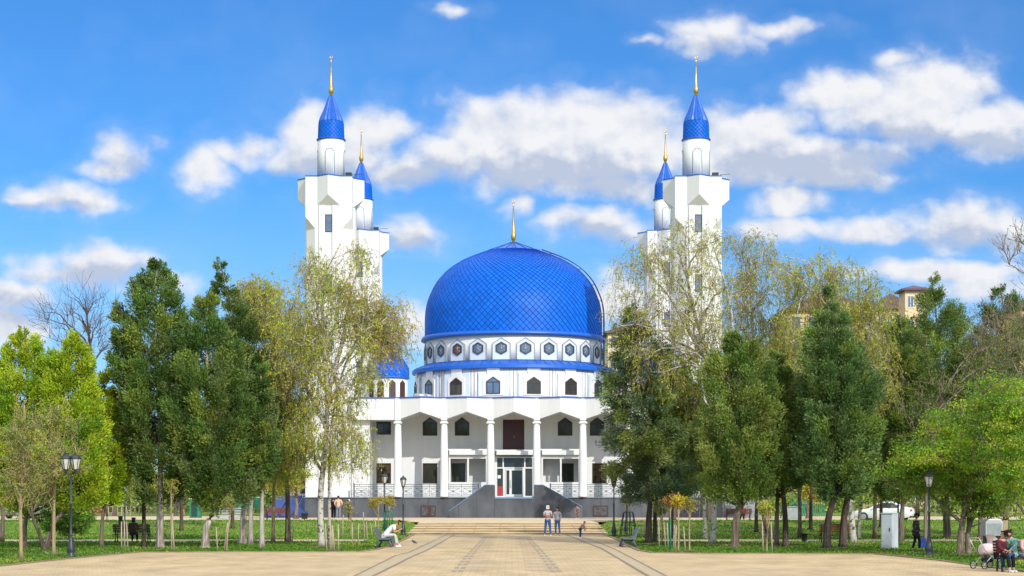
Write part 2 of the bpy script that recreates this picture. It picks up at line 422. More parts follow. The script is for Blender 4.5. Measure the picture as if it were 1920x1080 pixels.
PXC = 949.5
i1 = MB(); i2 = MB()
def q4(mb, xa, xb, r, hh):
    p = [gp(xa, r + hh), gp(xb, r + hh), gp(xb * (1) , r - hh), gp(xa, r - hh)]
    k = (r + hh - HZ) / (r - hh - HZ)          # keep the sides pointing at the steps
    mb.add([(p[0][0], p[0][1], .018), (p[1][0], p[1][1], .018), (p[1][0], p[2][1], .018), (p[0][0], p[2][1], .018)], [(0, 1, 2, 3)])
for i, r in enumerate(RW):
    spc = (RW[i - 1] - r) if i else 6.4
    ho = np.interp(r, [1007, 1018, 1043, 1072], [44, 54, 79, 104.5]); cw = np.interp(r, [1007, 1018, 1043, 1072], [8, 11, 16, 22])
    di = np.interp(r, [1007, 1018, 1043, 1072], [19, 23.5, 31, 38])
    for s in (-1, 1):
        for a, b_ in ((ho - cw, ho - cw * .58), (ho - cw * .42, ho)):
            xa, xb = sorted((PXC + s * a, PXC + s * b_)); q4(i1, xa, xb, r, spc * .27)
        xa, xb = sorted((PXC + s * di, PXC + s * (ho - cw - 2))); q4(i2, xa, xb, r - spc * .25, spc * .10)
M['inlay_dark'] = mat('dark_inlay_brick', (0.33, 0.26, 0.19), 0.85, (0.26, 0.20, 0.145), 3)
M['inlay_mid'] = mat('brown_inlay_brick', (0.46, 0.35, 0.23), 0.85, (0.38, 0.28, 0.18), 3)
tag(i1.build('brick_inlay', M['inlay_dark']), kind='structure'); tag(i2.build('brick_inlay', M['inlay_mid']), kind='structure')

# gravel paths across the lawns
M['gravel'] = mat('pale_gravel', (0.50, 0.42, 0.29), 0.95, (0.38, 0.31, 0.21), 1.2, 0.3, 20)
for x0, x1 in ((-60, wx(676, 92)), (wx(1240, 92), 60)):
    sheet('path', [(x0, 92.6), (x1, 92.6), (x1, 97.0), (x0, 97.0)], M['gravel'], 0.016)
sheet('path', [gp(1650, 1041)[:2], gp(1700, 1042.5)[:2], gp(1850, 1040)[:2], gp(2000, 1040)[:2], gp(2000, 1034)[:2], gp(1850, 1033.5)[:2], gp(1690, 1034.5)[:2]], M['gravel'], 0.016)
sheet('path', [gp(0, 1042.5)[:2], gp(150, 1040)[:2], gp(262, 1037.5)[:2], gp(262, 1034)[:2], gp(120, 1034)[:2], gp(-40, 1036)[:2], gp(-40, 1044)[:2]], M['gravel'], 0.014)

# broad steps and upper plaza
M['step'] = mat('yellow_step_slabs', (0.62, 0.48, 0.28), 0.85, (0.46, 0.35, 0.20), 0.8, 0.2, 9, detail=8)
M['riser'] = mat('riser_stone', (0.40, 0.31, 0.19), 0.9, (0.32, 0.24, 0.14), 2)
M['joint'] = mat('slab_joint', (0.20, 0.15, 0.09), 0.9)
NS = 5
st = thing('broad_steps', ((SX0 + SX1) / 2, 111, 0), 'broad shallow sandy stone steps leading up to the upper plaza before the mosque', 'steps')
for i in range(NS):
    y0 = 111 + i * 3.0; mb = MB()
    mb.box(SX0, SX1, y0, 111 + NS * 3.0 + .2, i * 0.11 - (0.05 if i == 0 else -0.001), (i + 1) * 0.11 - 0.035)
    mb.box(SX0 - .03, SX1 + .03, y0 - .05, 111 + NS * 3.0 + .2, (i + 1) * 0.11 - 0.034, (i + 1) * 0.11)
    mb.build('step', M['step'], st, bevel=0.01)
    MB().box(SX0, SX1, y0 - .004, y0, i * 0.11 + .002, (i + 1) * 0.11 - 0.036).build('riser', M['riser'], st)
    if i < 4:
        jb = MB(); rnd = random.Random(i)
        x = SX0 + .8
        while x < SX1:
            jb.box(x, x + .045, y0 - .054, y0 + 2.9, (i + 1) * 0.11 + .0005, (i + 1) * 0.11 + .004); x += 1.6
        jb.split('joint_line', M['joint'], st, (8, 6))
M['plaza_up'] = mat('upper_plaza_slabs', (0.58, 0.46, 0.31), 0.85, (0.48, 0.37, 0.24), 0.7, 0.2, 9, detail=8)
sheet('upper_plaza', [(SX0 - .1, 126.2), (SX1 + .1, 126.2), (SX1 + .1, 137), (40, 137.2), (60, 137.5), (60, 170), (-60, 170), (-60, 137.5), (-30, 137.2), (SX0 - .1, 137)], M['plaza_up'], UP, 0.12)

# blades of grass on the near lawns
rs = np.random.RandomState(5)
def lawn_mask(Xs, Ys):
    rowv = HZ + F * CH / Ys; pxv = 960 + F * Xs / Ys
    el = np.interp(pxv, [p[0] for p in edge_l], [p[1] for p in edge_l]); er = np.interp(pxv, [p[0] for p in edge_r], [p[1] for p in edge_r])
    m = np.where(Xs < 0, (pxv < 776) & (rowv < el - .4), (pxv > 1130) & (rowv < er - .4))
    far = Ys > 111
    m = np.where(far, (Xs < SX0 - .15) | (Xs > SX1 + .15), m)
    return m & ~((Ys > 92.5) & (Ys < 97.1) & (np.abs(Xs) > 7)) & (Ys < 137)
# ------------------------------------------------------------------ mosque
XC = 0.14
YF, YW, YD = 158.0, 162.6, 177.0       # portico front, main wall, dome axis
M['plinth'] = mat('dark_slate_cladding', (0.085, 0.095, 0.110), 0.6, (0.035, 0.040, 0.050), 0.6, 0.15, 6, detail=9, stretch=(1, 1, .5))
M['plinth_light'] = mat('grey_cladding', (0.26, 0.28, 0.30), 0.7, None, 0.6)
M['joint_dark'] = mat('cladding_joint', (0.04, 0.045, 0.055), 0.7)
M['joint_pale'] = mat('pale_joint', (0.20, 0.22, 0.25), 0.7)
M['soffit'] = M['white']

def scalemat():
    m = bpy.data.materials.new('blue_dome_scales'); m.use_nodes = True
    q = NG(m.node_tree); b = q.n['Principled BSDF']
    b.inputs['Roughness'].default_value = 0.5; b.inputs['Specular IOR Level'].default_value = 0.2
    at = q.new('ShaderNodeAttribute', attribute_name='tint'); q.put(b.inputs['Base Color'], at.outputs['Color'])
    tc = q.new('ShaderNodeTexCoord')
    bn = q.new('ShaderNodeBump'); bn.inputs['Strength'].default_value = 0.15; bn.inputs['Distance'].default_value = 0.03
    q.put(bn.inputs['Height'], q.noise(tc.outputs['Object'], 2.2, 3, 0.5)); q.put(b.inputs['Normal'], bn.outputs[0])
    return m
M['scales'] = scalemat()
BLUE = np.array([0.001, 0.110, 0.55])

def scales_mesh(name, prof, N, ztop, zbot, c, lip, seed=1, gap=0.055, loc=(0, 0, 0)):
    """diamond sheet-metal scales wound round a surface of revolution; prof = (z, r) rising"""
    P = np.array(prof); zz = np.linspace(zbot, ztop, 600); rr = np.interp(zz, P[:, 0], P[:, 1])
    ds = np.hypot(np.diff(zz), np.diff(rr)); v = np.concatenate([[0], np.cumsum(ds / (0.5 * (rr[1:] + rr[:-1])))]) * N / (2 * math.pi)
    vmax = v[-1]; rnd = np.random.RandomState(seed)
    V, Fc, T = [], [], []
    def pt(u, vv, off):
        z = np.interp(vv, v, zz); r = np.interp(vv, v, rr)
        z2 = np.interp(vv + .05, v, zz); r2 = np.interp(vv + .05, v, rr)
        tz, tr = z2 - z, r2 - r; L = math.hypot(tz, tr) or 1
        nr, nz = (tz / L, -tr / L) if L > 1e-6 else (1, 0)
        a = 2 * math.pi * u / N
        r += nr * off; z += nz * off
        return (c[0] + r * math.cos(a) - loc[0], c[1] + r * math.sin(a) - loc[1], z - loc[2])
    K = int(vmax * 2)
    for k in range(-1, K + 1):
        vc = k * 0.5
        for i in range(N):
            u = i + 0.5 * (k % 2)
            lo, hi = vc - 0.5, vc + 0.5
            if vc < 0 or vc > vmax - .02: continue
            lo2 = max(lo, 0); hi2 = min(hi, vmax)
            b0 = len(V); col = BLUE * (0.88 + 0.24 * rnd.rand())
            w = 0.5; s2 = 1 - gap * 2
            def quad(s_, o0, o1):
                hh = .5 * s_
                return [pt(u, max(vc - hh, 0), o0), pt(u + w * s_, vc, o1), pt(u, min(vc + hh, vmax), o1 * .6), pt(u - w * s_, vc, o1)]
            O = quad(1.0, lip * .4, 0.0); I = quad(s2, lip, lip * .6)
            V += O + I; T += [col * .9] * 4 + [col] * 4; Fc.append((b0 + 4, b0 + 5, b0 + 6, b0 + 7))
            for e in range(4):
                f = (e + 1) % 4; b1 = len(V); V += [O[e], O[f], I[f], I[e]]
                dk = np.array([.2, .24, .48]) if e % 2 else np.array([.62, .72, .86])  # shadow lines at the seams painted into the tint, deeper on one diagonal
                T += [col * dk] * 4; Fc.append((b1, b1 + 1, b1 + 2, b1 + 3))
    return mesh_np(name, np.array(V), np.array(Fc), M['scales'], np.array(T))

M['glass_brown'] = mat('brown_curtained_glass', (0.085, 0.055, 0.03), 0.08, (0.02, 0.02, 0.018), 1.6, spec=0.6, lo=.45, hi=.55)
mosque = thing('mosque', (XC, YF, UP), 'white mosque with a great blue scaled dome above a columned portico', 'mosque')
def mz(row, Y=YF): return wz(row, Y)
ZT = mz(932); ZF0, ZF1, ZP = mz(787), mz(747), mz(773)     # terrace, fascia low/top, arch peak
def X(px, Y=YF): return wx(px, Y)

# main body
mb = MB()
mb.box(XC - 14.2, XC + 14.2, YW + .25, 191, ZT - .1, ZF1 - .12)            # core
mb.box(XC - 20.5, XC - 14.2, 165.0, 189, UP, 9.6); mb.box(XC + 14.2, XC + 20.5, 165.0, 189, UP, 9.6)
mb.build('wall', M['white'], mosque)
# front wall with openings (panels round the openings)
cells = []
def hole_wall(mb, x0, x1, z0, z1, holes, y0, y1):
    xsl = sorted(set([x0, x1] + [h[0] for h in holes] + [h[1] for h in holes]))
    for a, b in zip(xsl[:-1], xsl[1:]):
        hs = sorted([h for h in holes if h[0] <= a + 1e-6 and h[1] >= b - 1e-6], key=lambda h: h[2]); z = z0
        for h in hs:
            if h[2] > z + 1e-4: mb.box(a, b, y0, y1, z, h[2])
            z = h[3]
        if z < z1 - 1e-4: mb.box(a, b, y0, y1, z, z1)
wz_ = lambda r: wz(r, YW)
UPW = [-7.5, -4.62, 4.62, 7.5]; 
holes = []
hw = 0.66
up0, up1, upS = wz_(817), wz_(782), wz_(792)
lo0, lo1 = wz_(907), wz_(868.5)
for x in UPW: holes.append((XC + x - hw, XC + x + hw, up0, up1))
for x in (-11.65, 11.65): holes.append((XC + x - hw, XC + x + hw, wz_(815), wz_(788)))
for x in (-11.65, -7.5, -5.0, 4.75, 7.7, 11.65): holes.append((XC + x - hw, XC + x + hw, lo0, lo1))
holes.append((XC - 0.97, XC + 0.97, wz_(843), wz_(786.5)))
holes.append((XC - 1.65, XC + 1.65, ZT, wz_(857)))
mb = MB(); hole_wall(mb, XC - 14.2, XC + 14.2, ZT, ZF1 - .13, holes, YW, YW + .245)
for x in UPW:      # corners that close the square hole to a pointed head
    for s in (-1, 1):
        mb.front([(XC + x + s * hw, upS), (XC + x + s * hw, up1), (XC + x, up1)][::s], YW + .002, YW + .24)
mb.build('front_wall', M['white'], mosque)
def window_at(x0, x1, z0, z1, y, pointed=None, mull=1, fm='brown_frame', gm='glass', transom=False):
    t = 0.075; mb = MB()
    if pointed:
        o = [(x0, z0), (x1, z0), (x1, pointed), ((x0 + x1) / 2, z1), (x0, pointed)]
        i = [(x0 + t, z0 + t), (x1 - t, z0 + t), (x1 - t, pointed - t * .3), ((x0 + x1) / 2, z1 - t * 1.1), (x0 + t, pointed - t * .3)]
    else:
        o = [(x0, z0), (x1, z0), (x1, z1), (x0, z1)]; i = [(x0 + t, z0 + t), (x1 - t, z0 + t), (x1 - t, z1 - t), (x0 + t, z1 - t)]
    mb.ring(o, i, y, y + .08)
    for k in range(mull):
        xm = x0 + (x1 - x0) * (k + 1) / (mull + 1); mb.box(xm - .035, xm + .035, y + .005, y + .075, z0 + t, (pointed or z1) - t * .3 if pointed else z1 - t)
    if transom and pointed: mb.box(x0 + t, x1 - t, y + .003, y + .077, pointed - .08, pointed - .01)
    f = mb.build('window', M[fm], mosque)
    p = MB(); p.front(i, y + .05, y + .06); p.build('pane', M[gm], f)
    return f
for x in UPW: window_at(XC + x - hw + .01, XC + x + hw - .01, up0 + .01, up1 - .02, YW + .1, upS, 1, transom=True)
for x in (-11.65, 11.65): window_at(XC + x - hw + .01, XC + x + hw - .01, wz_(815) + .01, wz_(788) - .01, YW + .1)
for x in (-11.65, -7.5, -5.0, 4.75, 7.7, 11.65): window_at(XC + x - hw + .01, XC + x + hw - .01, lo0 + .01, lo1 - .01, YW + .1, mull=1 if x > 0 else 0, gm='glass_brown' if x in (7.7, -11.65) else 'glass')
# upper brown door
d = MB(); x0, x1, z0, z1 = XC - .95, XC + .95, wz_(843) + .01, wz_(786.5) - .01
d.box(x0, x1, YW + .1, YW + .16, z0, z1)
for k in range(2):
    for j in range(3):
        a = x0 + .12 + k * .95; b = z0 + .14 + j * .86
        d.box(a, a + .72, YW + .085, YW + .099, b, b + .68)
dd = d.build('door', M['maroon'], mosque, bevel=.008)
dd['label'] = 'closed dark maroon upper door above the entrance'
MB().tube([(XC + .06, YW + .06, z0 + 1.0), (XC + .06, YW + .06, z0 + 1.25)], .025).build('handle', M['alu'], dd)
# main entrance: white framed glazing
e = MB(); ye = YW - 1.6
ze = lambda r: wz(r, ye)
ex = lambda px: wx(px, ye)
xl, xr = ex(930), ex(1000)
e.box(xl - .12, xl + .1, ye, ye + .18, ZT, ze(856)); e.box(xr - .1, xr + .12, ye, ye + .18, ZT, ze(856))
e.box(xl + .1, xr - .1, ye, ye + .18, ze(858.5), ze(856)); e.box(xl + .1, xr - .1, ye, ye + .18, ze(878.5), ze(876))
for px in (943.5, 984): e.box(ex(px) - .06, ex(px) + .06, ye, ye + .18, ze(876), ze(858.5))
for px in (945, 983): e.box(ex(px) - .09, ex(px) + .09, ye, ye + .18, ZT, ze(878.5))
e.box(xl + .1, xr - .1, ye + .001, ye + .179, ZT, ZT + .1)
e.build('entrance_frame', M['white'], mosque)
gl = MB(); gl.box(xl + .1, xr - .1, ye + .09, ye + .1, ZT + .1, ze(858.5)); gl.build('entrance_glass', M['glass'], mosque)
dl = MB()
for a, b in ((947.5, 949.5), (955, 959.5), (979, 982)): dl.box(ex(a), ex(b), ye - .03, ye + .03, ZT + .04, ze(879))
dl.box(ex(947.5), ex(982), ye - .028, ye + .028, ze(882), ze(879)); dl.box(ex(947.5), ex(982), ye - .028, ye + .028, ZT + .04, ze(927))
dr = dl.build('entrance_door', M['white'], mosque); 
MB().tube([(ex(957), ye - .1, ze(915)), (ex(957), ye - .1, ze(900))], .02).build('handle', M['alu'], dr)
MB().box(ex(931.5), ex(942.5), ye + .03, ye + .06, ZT + .1, ze(912)).build('red_panel', mat('red_board', (.45, .03, .03), .6, (.25, .02, .03), 3), mosque)
MB().box(ex(933), ex(939), ye - .01, ye + .05, ze(897), ze(891)).build('notice', mat('paper', (.75, .75, .72), .7), mosque)
# porch side walls + canopies and the two open loggia boxes
yb = YW - 2.2
zb = lambda r: wz(r, yb)
def xb(px): return wx(px, yb)
mb = MB()
mb.box(xb(931), xb(1001), yb - .35, YW - .001, zb(853), zb(845.5))                     # middle canopy
mb.box(xb(928), xb(1006), yb + .3, YW - .001, zb(845.4), zb(843))
for a, b in ((842.5, 913), (1016, 1087)):
    mb.box(xb(a), xb(b), yb - .35, YW - .001, zb(853), zb(844.5))
    mb.box(xb(a) - .15, xb(b) + .1, yb + .3, YW - .001, zb(844.4), zb(841.5))
    mb.box(xb(a) + .1, xb(b) - .1, yb, yb + .2, zb(860), zb(853.05))
    mb.box(xb(a) + .1, xb(b) - .1, yb, yb + .2, ZT, zb(904))
    xm = xb(877.5 if a < 900 else 1051.5)
    mb.box(xm - .08, xm + .08, yb, yb + .2, zb(903.9), zb(860.1))
    mb.box(xb(a) - .06, xb(a) + .1, yb - .002, YW - .001, ZT, zb(853.05)); mb.box(xb(b) - .1, xb(b) + .06, yb - .002, YW - .001, ZT, zb(853.05))
mb.build('porch', M['white'], mosque, bevel=.01)

# fascia: folded plates, one pair per bay, with pilaster strips; blue coping
colx = [XC + c for c in (-10.08, -6.05, -2.0, 2.02, 6.05, 10.08)]
edges = [XC - 14.1] + colx + [XC + 14.1]
fb = MB(); cp = MB()
for i in range(len(edges) - 1):
    a, b = edges[i], edges[i + 1]; mid = (a + b) / 2; flat = i in (0, len(edges) - 2)
    yo = YF; ym = YF - (.0 if flat else 1.25); pk = ZF0 if flat else ZP
    for (xa, ya, za), (xb_, yb_, zb2) in (((a, yo, ZF0), (mid, ym, pk)), ((mid, ym, pk), (b, yo, ZF0))):
        fb.add([(xa, ya, za), (xb_, yb_, zb2), (xb_, yb_, ZF1), (xa, ya, ZF1), (xa, ya + .45, za), (xb_, yb_ + .45, zb2), (xb_, yb_ + .45, ZF1), (xa, ya + .45, ZF1)],
               [(0, 1, 2, 3), (7, 6, 5, 4), (0, 4, 5, 1), (3, 2, 6, 7)])
        cp.add([(xa, ya - .08, ZF1), (xb_, yb_ - .08, ZF1), (xb_, yb_ + .55, ZF1), (xa, ya + .55, ZF1), (xa, ya - .08, ZF1 + .1), (xb_, yb_ - .08, ZF1 + .1), (xb_, yb_ + .55, ZF1 + .1), (xa, ya + .55, ZF1 + .1)],
               [(0, 3, 2, 1), (4, 5, 6, 7), (0, 1, 5, 4), (2, 3, 7, 6)])
fb.build('fascia', M['white'], mosque)
cp.build('coping', M['blue_trim'], mosque)
mb = MB()   # soffit of the portico: vaulted between the columns
n = len(edges)
for i in range(n - 1):
    a, b = edges[i], edges[i + 1]; mid = (a + b) / 2; flat = i in (0, n - 2); pk = ZF0 if flat else ZP
    mb.add([(a, YF + .4, ZF0 + .02), (mid, YF + .02, pk + .02), (mid, YW, pk + .02), (a, YW, ZF0 + .02), (b, YF + .4, ZF0 + .02), (b, YW, ZF0 + .02)], [(0, 3, 2, 1), (1, 2, 5, 4)])
mb.box(XC - 14.1, XC + 14.1, YF + .5, YW + .3, ZF1 - .25, ZF1 - .14)
mb.build('ceiling', M['white'], mosque)
sp = MB()
for c in colx: sp.box(c - .27, c + .27, YF - .14, YF + .35, ZF0 - .05, ZF1 - .012)
sp.split('pilaster_strip', M['white'], mosque, (8, 6))
for c in colx:
    cb = MB(); zc = mz(794)
    cb.lathe([(.42, ZT), (.42, ZT + .12), (.39, ZT + .16), (.37, ZT + 1.5), (.34, ZT + 3.5), (.27, zc)], (c, YF + .12), 20)
    cb.prism([(c - .36, YF - .22), (c + .36, YF - .22), (c + .36, YF + .46), (c - .36, YF + .46)], zc, zc + .1)
    cb.prism([(c - .36, YF - .22), (c + .36, YF - .22), (c + .36, YF + .46), (c - .36, YF + .46)], zc + .1, ZF0 - .052,
             [(c - .12, YF), (c + .12, YF), (c + .12, YF + .25), (c - .12, YF + .25)])
    cb.build('column', M['white'], mosque)
# piers at the ends of the portico
mb = MB()
mb.box(XC - 14.15, XC - 12.6, YF + .7, YW - .001, ZT, ZF0 + .02); mb.box(XC + 12.6, XC + 14.15, YF + .7, YW - .001, ZT, ZF0 + .02)
mb.box(XC - 18.25, XC - 14.16, YF + .9, 165.1, ZT + .001, 12.6); mb.box(XC + 14.16, XC + 18.25, YF + .9, 165.1, ZT + .001, 12.6)
mb.split('pier', M['white'], mosque, (8, 6))

# plinth
pb = MB(); pb.box(XC - 18.2, XC + 18.2, YF + .0, YW + .3, UP, ZT - .06)
jx = XC - 18.2
pb.build('plinth', M['plinth'], mosque)
jb = MB(); jp = MB(); k = 0; rnd = random.Random(3)
while jx < XC + 18:
    jx += 2.15
    if abs(jx - XC) < 6: continue
    (jb if k % 3 else jp).box(jx - .03, jx + .03, YF - .008, YF, UP, ZT - .07); k += 1
jb.split('joint', M['joint_dark'], mosque, (8, 6)); jp.split('joint', M['joint_pale'], mosque, (8, 6))
MB().box(XC - 18.3, XC + 18.3, YF - .1, YW + .3, ZT - .058, ZT).build('terrace_edge', mat('blue_grey_edge', (.16, .24, .33), .6), mosque)
MB().box(XC + 18.25, XC + 22.4, YF + 1.5, 170, UP, ZT - .25).build('side_plinth', M['plinth_light'], mosque)
for a, b in ((789, 817), (1112, 1140)):
    v = MB(); x0, x1, z0, z1 = X(a), X(b), mz(968), mz(948)
    v.ring([(x0, z0), (x1, z0), (x1, z1), (x0, z1)], [(x0 + .08, z0 + .08), (x1 - .08, z0 + .08), (x1 - .08, z1 - .08), (x0 + .08, z1 - .08)], YF - .05, YF - .001)
    v.box((x0 + x1) / 2 - .05, (x0 + x1) / 2 + .25, YF - .045, YF - .002, z0 + .08, z1 - .08) if a < 900 else None
    fr = v.build('window', M['brown_frame'], mosque)
    MB().box(x0 + .08, x1 - .08, YF - .03, YF - .012, z0 + .08, z1 - .08).build('pane', mat('dusty_pane', (.09, .10, .12), .3, (.05, .03, .02), 3), fr)
# stair wings: dark sloping walls each side of the entrance
ys0 = YF - 1.9
def xs_(px): return wx(px, ys0)
def zs_(r): return wz(r, ys0)
for P_, nm in (([(842, 972), (842, 959), (909, 910), (927, 910), (927, 935), (963, 935), (963, 972)], 'l'), ([(963, 972), (963, 935), (1001, 935), (1001, 910), (1018, 910), (1092, 951), (1092, 972)], 'r')):
    pts = [(xs_(a), max(UP, zs_(b))) for a, b in P_]
    mb = MB(); mb.front(pts, ys0, ys0 + .3); mb.build('stair_wall', M['plinth'], mosque)
    cb = MB()
    for (a, za), (b, zb3) in zip(pts[1:5], pts[2:6]):
        if nm == 'l' and (a, za) == pts[1] or nm == 'r' or True:
            if abs(b - a) < .01: continue
            cb.add([(a, ys0 - .06, za), (b, ys0 - .06, zb3), (b, ys0 + .36, zb3), (a, ys0 + .36, za), (a, ys0 - .06, za + .07), (b, ys0 - .06, zb3 + .07), (b, ys0 + .36, zb3 + .07), (a, ys0 + .36, za + .07)],
                   [(0, 3, 2, 1), (4, 5, 6, 7), (0, 1, 5, 4), (1, 2, 6, 5), (2, 3, 7, 6), (3, 0, 4, 7)])
    cb.build('coping', mat('blue_grey_coping', (.12, .22, .36), .5), mosque)
    jb = MB(); xx = pts[0][0] + .9
    xa, xb3 = min(p[0] for p in pts), max(p[0] for p in pts)
    xx = xa + .8
    while xx < xb3 - .2:
        zt = max([za + (zb3 - za) * (xx - a) / (b - a) for (a, za), (b, zb3) in zip(pts[1:-1], pts[2:]) if abs(b - a) > .01 and min(a, b) <= xx <= max(a, b)] or [1.2])
        jb.box(xx, xx + .05, ys0 - .006, ys0, UP, zt - .02); xx += 1.55
    jb.split('joint', M['joint_dark'], mosque, (8, 6))
MB().box(xs_(842), xs_(1092), ys0 + .3, YF - .11, UP, UP + .3).build('stair_flight', M['plinth_light'], mosque)
MB().box(xs_(927), xs_(1001), ys0 + .3, YF - .11, ZT - .15, ZT - .01).build('landing', M['plinth_light'], mosque)

# balustrade, one section per bay
zr = lambda r: wz(r, YF)
secs = [(664, 747), (747, 834), (834, 897), (1032, 1093), (1093, 1180), (1180, 1262)]
for a, b in secs:
    rb = MB(); x0, x1 = X(a), X(b); yr = YF + .02 - (.35 if True else 0)
    yr = YF - .05
    zt, zm, zl = zr(908.5), zr(912.5), zr(930)
    for z in (zt, zm, zl): rb.tube([(x0, yr, z), (x1, yr, z)], .022, 5)
    for x in (x0, x1): rb.box(x - .055, x + .055, yr - .055, yr + .055, ZT, zt + .1)
    n = max(2, round((x1 - x0) / 1.33)); w = (x1 - x0) / n
    for k in range(n):
        c0 = x0 + k * w; 
        rb.tube([(c0 + w, yr, zl), (c0 + w, yr, zt)], .018, 4)
        p0, p1, q0, q1 = c0 + .17, c0 + w - .17, zl + .15, zm - .14
        rb.tube([(p0, yr, q0), (p1, yr, q0), (p1, yr, q1), (p0, yr, q1), (p0, yr, q0)], .016, 4)
        rb.tube([(p0, yr, q0), (p1, yr, q1)], .013, 4); rb.tube([(p0, yr, q1), (p1, yr, q0)], .013, 4)
        rb.lathe([(.0, -.0)], (0, 0), 3, caps=False) if False else None
        cxm, czm = (p0 + p1) / 2, (q0 + q1) / 2
        rb.tube([(cxm + .08 * math.cos(t * math.pi / 4), yr, czm + .08 * math.sin(t * math.pi / 4)) for t in range(9)], .02, 4)
        for xx in (cxm,):
            rb.tube([(xx, yr, q1), (xx, yr, zm)], .013, 4); rb.tube([(xx, yr, zl), (xx, yr, q0)], .013, 4)
        rb.tube([(c0, yr, czm), (p0, yr, czm)], .013, 4); rb.tube([(p1, yr, czm), (c0 + w, yr, czm)], .013, 4)
    rb.build('railing', mat('thin_dark_railing', (.06, .07, .08), .5), mosque)

# lower drum (round) with arched windows, blue eaves
RD = 9.5; zd0, zd1 = ZF1 - .2, 14.26
mb = MB(); mb.lathe([(RD, zd0), (RD, zd1)], (XC, YD), 96); mb.build('lower_drum', M['white'], mosque)
mb = MB(); mb.lathe([(RD - .3, zd1 - .001), (9.85, zd1), (9.9, zd1 + .08), (9.88, zd1 + .34), (9.7, zd1 + .42), (8.55, zd1 + .88)], (XC, YD), 96, smooth=False)
rf = mb.build('eaves_roof', M['blue_trim'], mosque)
sb = MB()
for i in range(34):
    a = math.pi + math.pi * (i + .5) / 34; c, s = math.cos(a), math.sin(a)
    sb.tube([(XC + 9.7 * c, YD + 9.7 * s, zd1 + .44), (XC + 8.6 * c, YD + 8.6 * s, zd1 + .88)], .03, 4)
sb.split('seam', M['blue_trim'], rf, (8, 6))
def onring(R, ang, pts, y0, y1):
    """outline (tangent, z) placed on a ring; angle 0 faces the camera; y0<y1 outward depths"""
    a = R_(ang); c, s = math.cos(a), math.sin(a)
    out = []
    for d in (y0, y1):
        for t, z in pts:
            r = R + d; out.append((XC + s * r + c * t, YD - c * r + s * t, z))
    return out
def ringprism(mb, R, ang, pts, d0, d1):
    n = len(pts); mb.add(onring(R, ang, pts, d0, d1), [tuple(range(n))[::-1], tuple(range(n, 2 * n))] + [(i, (i + 1) % n, n + (i + 1) % n, n + i) for i in range(n)])
def ringframe(mb, R, ang, po, pi, d0, d1):
    n = len(po); vs = onring(R, ang, po, d0, d1) + onring(R, ang, pi, d0, d1); fs = []
    for i in range(n):
        j = (i + 1) % n; fs += [(n + i, n + j, 3 * n + j, 3 * n + i), (i, j, n + j, n + i), (2 * n + i, 3 * n + i, 3 * n + j, 2 * n + j)]
    mb.add(vs, fs)
def fz(row): return wz(row, YD - RD)
house = lambda w, z0, zs, z1: [(-w, z0), (w, z0), (w, zs), (0, z1), (-w, zs)]
ln = MB(); pn = MB()
for k in range(16):
    sr = MB()
    ang = 11.25 + 22.5 * k
    vis = math.cos(R_(ang)) > -.1
    if not vis: continue
    ringprism(pn, RD, ang, [(-1.42, fz(742)), (1.42, fz(742)), (1.42, fz(699)), (-1.42, fz(699))], -.06, .03)
    ringprism(sr, RD, ang, house(.95, fz(741), fz(708), fz(697)), .03, .12)
    ringprism(sr, RD, ang, [(-.55, fz(703)), (.55, fz(703)), (.62, zd1), (-.62, zd1)], .03, .10)
    sr.build('window_surround', M['white'], mosque)
    ringprism(ln, RD, ang + 11.25, [(-.03, zd0), (.03, zd0), (.03, zd1), (-.03, zd1)], -.05, .035)
    for s in (-1, 1): ringprism(ln, RD, ang + s * 9.3, [(-.015, zd0), (.015, zd0), (.015, zd1), (-.015, zd1)], -.05, .03)
    f = MB(); po = house(.66, fz(738.5), fz(715), fz(706)); pi = house(.57, fz(737), fz(715.5), fz(708))
    ringframe(f, RD, ang, po, pi, .11, .19)
    ringprism(f, RD, ang, [(-.57, fz(717)), (.57, fz(717)), (.57, fz(715.5)), (-.57, fz(715.5))], .125, .18)
    ringprism(f, RD, ang, [(-.03, fz(737)), (.03, fz(737)), (.03, fz(717)), (-.03, fz(717))], .126, .178)
    wf = f.build('window', M['brown_frame'], mosque)
    p = MB(); ringprism(p, RD, ang, pi, .121, .15); p.build('pane', M['glass_blue'] if k in (15, 13) else M['glass'], wf)
pn.split('wall_panel', M['recess'], mosque, (8, 6)); ln.split('wall_line', M['joint_pale'], mosque, (8, 6))
